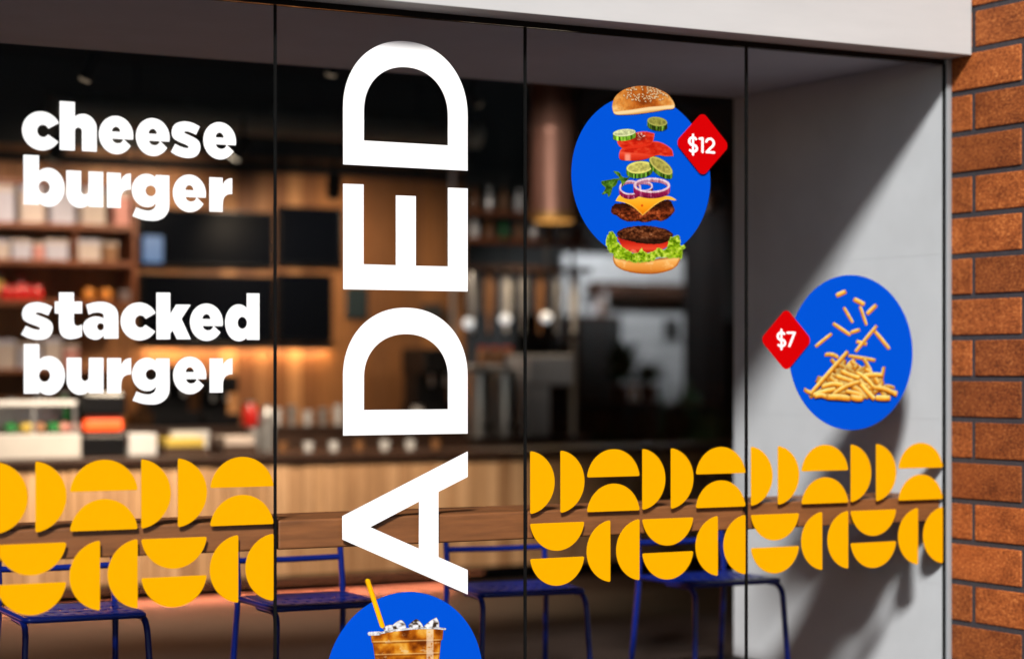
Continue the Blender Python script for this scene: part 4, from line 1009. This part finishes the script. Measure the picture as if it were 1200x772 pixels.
tm = thing('toaster_grill', 'black toaster grill with a glowing red slot on the counter', 'grill', ((x0 + x1) / 2, y0, z0))
hh = z1 - z0
part('housing', M['machine'], tm, (x0, y0, z0, x1, y1, z0 + hh * 0.35), 0.02); part('hood', M['machine'], tm, (x0, y0, z0 + hh * 0.60, x1, y1, z1), 0.03)
part('rear_panel', M['dark'], tm, (x0 + .005, y0 + 0.12, z0 + hh * 0.35 + .0005, x1 - .005, y1, z0 + hh * 0.5995), 0.002)
part('heating_slot', M['hot'], tm, (x0 + 0.03, y0 + 0.02, z0 + hh * 0.40, x1 - 0.02, y0 + 0.1, z0 + hh * 0.57), 0.01)
put('carton', 'white square carton standing right of the toaster grill', 'carton', M['white_enamel'], on_counter(151, 508, 184, 0.2))
def tray(x0, y0, x1, m, lb):
    b = on_counter(x0, y0, x1, 0.25); t = thing('serving_tray', lb, 'tray', ((b[0] + b[3]) / 2, b[1], b[2]), 'trays on the counter'); h = b[5] - b[2]
    part('tray_base', M['darkwood'], t, (b[0], b[1], b[2], b[3], b[4], b[2] + h * 0.4), 0.003); part('contents', m, t, (b[0] + .015, b[1] + .015, b[2] + h * .4 + .0005, b[3] - .015, b[4] - .015, b[5]), 0.012)
tray(193, 513, 244, M['yel'], 'dark tray with yellow pastries on the counter, left tray'); tray(262, 511, 302, M['paper'], 'dark tray with cream pastries on the counter, right tray')
# coffee machines and jugs on the back bench
def machine(x0, y0, x1, lb, v=VBK + 0.12, zb=BT, m='machine', d=0.4):
    b = on_counter(x0, y0, x1, d, v, zb); t = thing('coffee_machine', lb, 'coffee machine', ((b[0] + b[3]) / 2, v, b[2]), 'dark machines on the back bench'); h = b[5] - b[2]
    part('base', M[m], t, (b[0], v, b[2], b[3], v + d, b[2] + h * 0.25), .01); part('column', M[m], t, (b[0] + .02, v + d * .45, b[2] + h * .25 + .0005, b[3] - .02, v + d, b[2] + h * .65), .005)
    part('head', M[m], t, (b[0], v + 0.02, b[2] + h * .65 + .0005, b[3], v + d, b[5]), .02)
    w_ = b[3] - b[0]
    for q in (0.3, 0.7): part('spout', M['steel'], t, (b[0] + w_ * q - .012, v + .06, b[2] + h * .5, b[0] + w_ * q + .012, v + .085, b[2] + h * .65), .004)
machine(180, 428, 236, 'black coffee machine on the back bench beneath the wide menu board')
machine(242, 440, 282, 'smaller black coffee machine right of the bigger one under the menu board')
machine(498, 408, 541, 'tall black coffee machine inside the lower letter D', VBK + 0.2)
jar(293, 0, VBK + 0.15, 0.055, 0.17, M['redj'], 'red canister on the back bench near the pane joint', 'canister', 'canister', zb=BT)
jar(313, 0, VBK + 0.15, 0.05, 0.14, M['steel'], 'steel canister right of the red canister', 'canister', 'canister', zb=BT)
jar(489, 0, VBK + 0.1, 0.045, 0.13, M['white_enamel'], 'white cup left of the tall coffee machine', 'cup', 'cup', zb=BT)
for i, (x, m, h) in enumerate(((12, 'paper', .2), (30, 'steel', .16), (44, 'paper_b', .22), (60, 'orange', .15), (76, 'green', .24), (92, 'paper', .2), (108, 'amber', .2), (124, 'cork', .17), (140, 'amber', .22))):
    nm = {'paper': 'cream', 'steel': 'steel', 'paper_b': 'pale', 'orange': 'orange', 'green': 'green', 'amber': 'amber', 'cork': 'brown'}[m]
    jar(x, 0, VBK + 0.12, 0.05, h, M[m], f'{nm} jar on the back bench, {["leftmost", "second", "third", "fourth", "fifth", "sixth", "seventh", "eighth", "rightmost"][i]} of the row by the display case', zb=BT, group='jars on the back bench')
zz_ = P(50, 432, VS)[2]
lw = put('lower_shelf', 'low wooden shelf below the wall shelf unit', 'shelf', M['shelf'], (shx0, VS, zz_ - 0.03, P(150, 432, VS)[0], VW - 0.004, zz_))
for i, (a, b, y, m, lb) in enumerate(((-8, 18, 398, 'paper', 'cream paper stack at the left of the low shelf'), (22, 48, 402, 'paper_b', 'pale paper stack in the middle of the low shelf'), (52, 72, 396, 'paper', 'taller cream paper stack on the low shelf'), (76, 92, 404, 'pink', 'pink box on the low shelf'))):
    carton(a, y, b, 432, M[m], lb, 'box', 'paper_box', 0.16)

# right: drinks station
VR = 6.2
ds_ = thing('drinks_station', 'dark drinks station cabinet beyond the end of the plank wall', 'cabinet', (P(610, 500, VR)[0], VR, 0))
dx0, dx1 = P(548, 500, VR)[0], P(692, 500, VR)[0]
part('carcass', M['darkwood'], ds_, (dx0, VR, 0, dx1, VR + 0.6, 0.86)); part('top_board', M['ctop'], ds_, (dx0, VR - 0.01, 0.8605, dx1, VR + 0.6, 0.895))
def urn(x0, x1, y0, lb):
    a, b = P(x0, 500, VR + .1), P(x1, 500, VR + .1); r = (b[0] - a[0]) / 2; h = P(x0, y0, VR + .1)[2] - 0.8955
    t = thing('drink_urn', lb, 'drink urn', ((a[0] + b[0]) / 2, VR + 0.1 + r, 0.8955), 'steel drink urns')
    MB().lathe([(r * 0.94, 0), (r, 0.02), (r, h * 0.93), (r * 0.96, h * 0.96)], n=28).build('drum', M['steel'], t)
    MB().lathe([(r * 0.99, h * 0.96 + .0005), (r * 0.99, h * 0.985), (r * .2, h), (r * .2, h + .02)], n=28).build('lid', M['machine'], t)
    MB().tube([(0, -r - 0.045, 0.075), (0, -r + 0.004, 0.075)], 0.022, 12).build('tap', M['machine'], t)
urn(556, 583, 432, 'left steel drink urn below the red topped jars'); urn(586, 613, 432, 'right steel drink urn beside the pane joint')
VRS = VR + 0.42; zsh = P(590, 427, VRS)[2]
hs = thing('jar_shelf', 'pale jar shelf just above the steel urns', 'shelf', (P(590, 427, VRS)[0], VRS, zsh)); part('shelf_board', M['white_enamel'], hs, (P(552, 427, VRS)[0], VRS, zsh - 0.03, P(640, 427, VRS)[0], VRS + 0.14, zsh))
for x in (553, 637): part('post', M['steel'], hs, (P(x, 427, VRS)[0], VRS + 0.05, 0.8955, P(x, 427, VRS)[0] + 0.02, VRS + 0.07, zsh - 0.0305))
for i, x in enumerate((566, 580, 594)): jar(x, 0, VRS + 0.07, 0.042, 0.13, M['cork'], f'brown jar with red lid above the steel urns, {ORD[i]} from the left', zb=zsh, group='red lidded jars', lid=M['redj'])
bx_ = on_counter(619, 416, 671, 0.4, VR + 0.12, 0.8955); x0, y0, z0, x1, y1, z1 = bx_
im = thing('ice_machine', 'white ice machine with stepped front right of the steel urns', 'ice machine', ((x0 + x1) / 2, y0, z0)); hh = z1 - z0
part('body', M['white_enamel'], im, (x0, y0, z0, x0 + (x1 - x0) * .5, y1, z0 + hh * .62), .012); part('hopper', M['white_enamel'], im, (x0, y0 - .01, z0 + hh * .621, x1, y1, z1), .015)
part('bin', M['machine'], im, (x0 + (x1 - x0) * .501, y0 + .05, z0, x1, y1, z0 + hh * .62), .01)
# glass rack and bottles
VG = 7.0
rk = thing('bottle_rack', 'dark wooden rack of hanging bottles beneath the copper cylinder', 'rack', (P(618, 300, VG)[0], VG, P(618, 280, VG)[2]))
ra, rb = P(549, 300, VG)[0], P(694, 300, VG)[0]
for y in (248, 280, 312): z = P(618, y, VG)[2]; part('shelf_board', M['shelf'] if y < 300 else M['darkwood'], rk, (ra, VG, z - 0.035, rb, VG + 0.25, z))
for x in (549, 692): part('post', M['steel'], rk, (P(x, 300, VG)[0], VG + 0.27, 0, P(x, 300, VG)[0] + 0.03, VG + 0.3, ZC))
bcol = ['amber', 'steel', 'cork', 'white_enamel', 'amber', 'green', 'cork', 'steel']
names = {'amber': 'amber', 'steel': 'silver', 'cork': 'brown', 'white_enamel': 'white', 'green': 'green'}
place = ['far left', 'second', 'third', 'fourth', 'fifth', 'sixth', 'seventh', 'far right']
for row, y in (('top', 248), ('middle', 280)):
    z = P(618, y, VG)[2]
    for i in range(8):
        x = 556 + i * 17.5; m = bcol[(i + (3 if row == 'middle' else 0)) % 8]
        bottle(x, VG + 0.12, 0.034, 0.15 if row == 'middle' else 0.19, M[m], f'{names[m]} bottle on the {row} rack board, {place[i]} along it', z, group='bottles on the rack')
zl = P(618, 312, VG)[2] - 0.036
for i in range(7):
    x = 562 + i * 20; p = P(x, 330, VG); m = ['steel', 'cork', 'white_enamel', 'steel', 'cork', 'steel', 'white_enamel'][i]
    t = thing('hanging_bottle', f'{names[m]} bottle hanging upside down from the rack, {place[i]} of the row', 'bottle', (p[0], VG + .12, zl), 'bottles hanging from the rack')
    L = 0.46
    MB().lathe([(0.036, -0.001), (0.04, -L * 0.1), (0.04, -L * 0.62), (0.014, -L * 0.8), (0.012, -L)], n=14).build('vessel', M[m], t)
    MB().lathe([(0.016, -L - 0.04), (0.016, -L - 0.0005)], n=10).build('nozzle', M['machine'], t)

# far right: pale tiled room end with plants
VF = 11.2
tl = thing('tiled_partition', 'pale tiled wall far at the back right of the room', 'wall', (P(757, 400, VF)[0], VF, 0))
x0, x1 = P(660, 400, VF)[0], P(826, 400, VF)[0]; zt = P(757, 300, VF)[2]
bm = MB(); tw, thh = 0.30, 0.15
z = 0.0; r_ = 0
while z < zt:
    u = x0 - (tw / 2 if r_ % 2 else 0)
    while u < x1:
        a, b = max(u, x0), min(u + tw, x1)
        if b - a > 0.02: bm.box(a + .003, VF + 0, z + .003, b - .003, VF + .05, min(z + thh, zt) - .003)
        u += tw
    z += thh; r_ += 1
l = tl.location; bm.v = [(a - l[0], b - l[1], c) for a, b, c in bm.v]; bm.build('tiles', M['tile'], tl, 0.004, 1); part('backing', M['dark2'], tl, (x0, VF + 0.052, 0, x1, VF + 0.2, zt))
zb_ = P(760, 340, VF - .2)[2]; put('timber_beam', 'dark brown beam running across the pale tiled wall', 'beam', M['darkwood'], (P(696, 340, VF - .2)[0], VF - 0.2, zb_ - 0.06, P(824, 340, VF - .2)[0], VF - 0.05, zb_ + 0.07))
put('wall_picture', 'small dark framed picture on the pale tiled wall', 'picture', M['dark2'], bpx(779, 374, 796, 398, VF - 0.03, 0.028))
put('timber_post', 'short dark post hanging at the right end of the brown beam', 'post', M['darkwood'], (P(810, 340, VF - .2)[0], VF - 0.2, zb_ - 0.32, P(818, 340, VF - .2)[0], VF - 0.1, zb_ - 0.061))
VT = 9.6
def table(x0, x1, y, lb):
    a, b = P(x0, y, VT), P(x1, y, VT); z = a[2]; t = thing('dining_table', lb, 'table', ((a[0] + b[0]) / 2, VT + .35, 0), 'dark tables at the back'); w2 = (b[0] - a[0]) / 2
    MB().box(-w2, -.35, z - .04, w2, .35, z).build('table_top', M['darkwood'], t, .006)
    for sx in (-1, 1):
        for sy in (-1, 1): MB().box(sx * (w2 - .05) - .025, sy * .3 - .025, 0, sx * (w2 - .05) + .025, sy * .3 + .025, z - .0405).build('leg', M['darkwood'], t)
    return a[2]
z1_ = table(705, 772, 470, 'dark dining table in front of the pale tiled wall'); z2_ = table(786, 850, 474, 'dark dining table at the far right back')
def plant(px, v, zb, h, r, lb, seed):
    p = P(px, 400, v); t = thing('potted_plant', lb, 'plant', (p[0], v, zb + .0006), 'potted plants at the back'); rn = random.Random(seed)
    MB().lathe([(0.07, 0), (0.10, 0.14), (0.11, 0.15), (0.10, 0.15), (0.09, 0.13)], n=16).build('pot', M['pot'], t)
    mb = MB()
    for k in range(46):
        a = rn.uniform(0, 6.28); el = rn.uniform(0.25, 1.45); L = h * rn.uniform(0.55, 1.0); d = Vector((math.cos(a) * math.cos(el) * r / h * 1.4, math.sin(a) * math.cos(el) * r / h * 1.4, math.sin(el))); tip = d * L + Vector((0, 0, 0.13)); s = Vector((-math.sin(a), math.cos(a), 0)) * L * 0.10
        b_ = Vector((0, 0, .13)) + d * L * 0.15; m_ = b_.lerp(tip, .55) + Vector((0, 0, .05)); n = len(mb.v)
        mb.v += [tuple(b_), tuple(m_ - s), tuple(tip - Vector((0, 0, .06))), tuple(m_ + s)]; mb.f += [(n, n + 1, n + 2, n + 3)]
    mb.build('foliage', M['leaf'], t)
plant(728, VT + .35, z1_, 0.55, 0.36, 'dark leafy potted plant on the left dining table', 1); plant(786, VF - .6, 0.0, 1.25, 0.42, 'tall dark potted plant before the pale tiled wall', 2); plant(760, VT + .3, z1_, 0.32, 0.22, 'small potted plant at the right of the dining table', 3)
plant(712, VF - 1.0, 0.0, 1.0, 0.45, 'bushy dark potted plant at the left end of the pale tiled wall', 5); plant(806, VT + 0.8, 0.0, 1.3, 0.5, 'broad dark potted plant near the black column', 6); plant(838, VT - 0.4, 0.0, 1.1, 0.5, 'dark potted plant at the far right beside the window recess', 7)
for q, (x, hh, dd, lb) in enumerate(((703, 1.9, .3, 'tall dark cabinet at the left end of the pale tiled wall'), (742, 1.05, .4, 'low dark cabinet under the small framed picture'))):
    p = P(x, 400, VF - 0.5); t = thing('side_cabinet', lb, 'cabinet', (p[0], VF - 0.5, 0), 'dark cabinets at the back'); w2 = 0.24 if q == 0 else 0.42
    MB().box(-w2, 0, 0.08, w2, dd, hh).build('carcass', M['darkwood'], t, .005); MB().box(-w2 + .02, 0.02, 0, w2 - .02, dd - .02, .0795).build('plinth', M['dark'], t)
    for sx in (-1, 1): MB().box(sx * w2 * .5 - w2 * .46, -.02, .11, sx * w2 * .5 + w2 * .46, -.001, hh - .03).build('door', M['dark2'], t, .004)
    for n in range(3): jar(x - 6 + 6 * n, 0, VF - 0.35, 0.04, 0.16 + .04 * n, M[('white_enamel', 'cork', 'steel')[n]], ('white', 'brown', 'steel')[n] + ' jar on top of the ' + ('tall' if q == 0 else 'low') + ' dark cabinet at the back', zb=hh, group='jars on the back cabinets')
put('dark_column', 'black column at the right end of the pale tiled wall', 'column', M['dark'], (P(827, 400, 10.4)[0], 10.4, 0, P(850, 400, 10.4)[0], 10.8, ZC - .001))
p = P(833, 246, 9.4); wl = thing('wall_lamp', 'dim warm hanging lamp far at the right of the room', 'lamp', p)
MB().lathe([(0.11, 0), (0.10, 0.06), (0.05, 0.16), (0.02, 0.18)], n=18).build('lamp_shade', M['cork'], wl); MB().tube([(0, 0, .18), (0, 0, ZC - p[2])], .006).build('cord', M['dark'], wl)
MB().lathe([(0.02, -0.012), (0.035, 0.01), (0.02, 0.04)], n=12).build('bulb', M['cork'], wl)
spot(742, 150, 9.3, (P(757, 400, VF)[0], VF, 1.3), 1700, 'added dark spotlight near the ceiling, brightening the pale tiled wall', (0.95, 0.97, 1.0), 85, 0.04)  # made-up lamp with a dark head, added to lift the tiled wall

# ducts under the ceiling
def duct(px0, px1, y, v, r, lb):
    a, b = P(px0, y, v), P(px1, y, v); z = a[2]; t = thing('ceiling_duct', lb, 'duct', ((a[0] + b[0]) / 2, v, z), 'ducts under the ceiling'); w2 = (b[0] - a[0]) / 2
    MB().tube([(-w2, 0, 0), (w2, 0, 0)], r, 20).build('pipe', M['duct'], t)
    for k in range(5): MB().tube([(-w2 + 2 * w2 * (k + .5) / 5 - .02, 0, 0), (-w2 + 2 * w2 * (k + .5) / 5 + .02, 0, 0)], r * 1.08, 20).build('collar', M['duct'], t)
duct(60, 560, 128, 6.9, 0.10, 'grey round duct running under the ceiling above the plank wall')

# ------------------------------------------------------------------ small things that give the room its clutter
for i, (x, y, v, lb) in enumerate(((549, 379, 6.55, 'small white globe lamp beside the lower letter D'), (592, 374, 6.75, 'small white globe lamp behind the hanging bottles'), (640, 372, 6.75, 'small white globe lamp right of the third pane edge'))):
    p = P(x, y, v); t = thing('globe_lamp', lb, 'lamp', p, 'small globe lamps at the drinks station')
    MB().lathe([(0.008, -0.04), (0.034, -0.026), (0.044, 0), (0.034, 0.026), (0.012, 0.04)], n=16).build('globe', M['globe'], t)
    MB().tube([(0, 0, .0405), (0, 0, ZC - p[2])], .005, 6).build('cord', M['dark'], t)
ps = ['first', 'second', 'third', 'fourth', 'fifth', 'sixth', 'seventh', 'eighth']
def tumbler(x, v, zb, h, r, m, name, label, cat, group):
    p = P(x, 400, v); o = MB().lathe([(r * 0.78, 0), (r, h), (r * 0.9, h), (r * 0.7, 0.008)], n=14).build(name, m); o.location = (p[0], v, zb + 0.0008); tag(o, label, cat, group)
for i in range(6): tumbler(306 + 18 * i, VBK + 0.16 + 0.03 * (i % 2), BT, 0.10 + 0.02 * (i % 3), 0.036, M['white_enamel'] if i % 2 else M['steel'], 'tumbler', f'{"white" if i % 2 else "steel"} tumbler on the back bench, {ps[i]} of the row left of the lower D', 'tumbler', 'tumblers on the back bench')
for i in range(4): tumbler(205 + 11 * i, VC + 0.42, CH, 0.14, 0.04, M['white_enamel'], 'cup_stack', f'stack of white paper cups behind the counter trays, {ps[i]} from the left', 'cup stack', 'paper cup stacks on the counter')
for i, (x, h) in enumerate(((228, .13), (299, .15), (314, .19))): tumbler(x, VC + 0.5, CH, h, 0.05, M['steel'], 'milk_jug', 'steel milk jug on the counter, ' + ('leftmost of the jugs', 'middle of the jugs', 'tallest of the jugs')[i], 'jug', 'milk jugs on the counter')
for i in range(7): tumbler(331 + 30 * i, VC + 0.36, CH, 0.06, 0.036, M['white_enamel'] if i % 3 else M['cork'], 'coffee_cup', f'{"white" if i % 3 else "brown"} coffee cup on the counter behind the letters ADED, {ps[i]} from the left', 'cup', 'coffee cups on the counter')

# warm strip under the lower menu boards, lighting the planks
b0, b1 = P(170, 404, VW - 0.05), P(388, 404, VW - 0.05)
t = thing('board_light', 'slim warm light strip under the lower menu boards', 'light strip', ((b0[0] + b1[0]) / 2, VW - 0.045, b0[2] - 0.03))
hw = (b1[0] - b0[0]) / 2
MB().box(-hw, -0.012, 0.004, hw, 0.012, 0.02).build('housing', M['dark'], t); MB().box(-hw + .01, -0.008, 0, hw - .01, 0.008, 0.0035).build('lens', M['dim_lens'], t)
bl = bpy.data.lights.new('board_strip', 'AREA'); bl.shape = 'RECTANGLE'; bl.size = 2 * hw; bl.size_y = 0.02; bl.energy = 5; bl.color = (1, 0.62, 0.30)
bo = bpy.data.objects.new('board_strip', bl); COL.objects.link(bo); bo.parent = t; bo.location = (0, 0, -0.002); bo.rotation_euler = (rad(35), 0, 0)
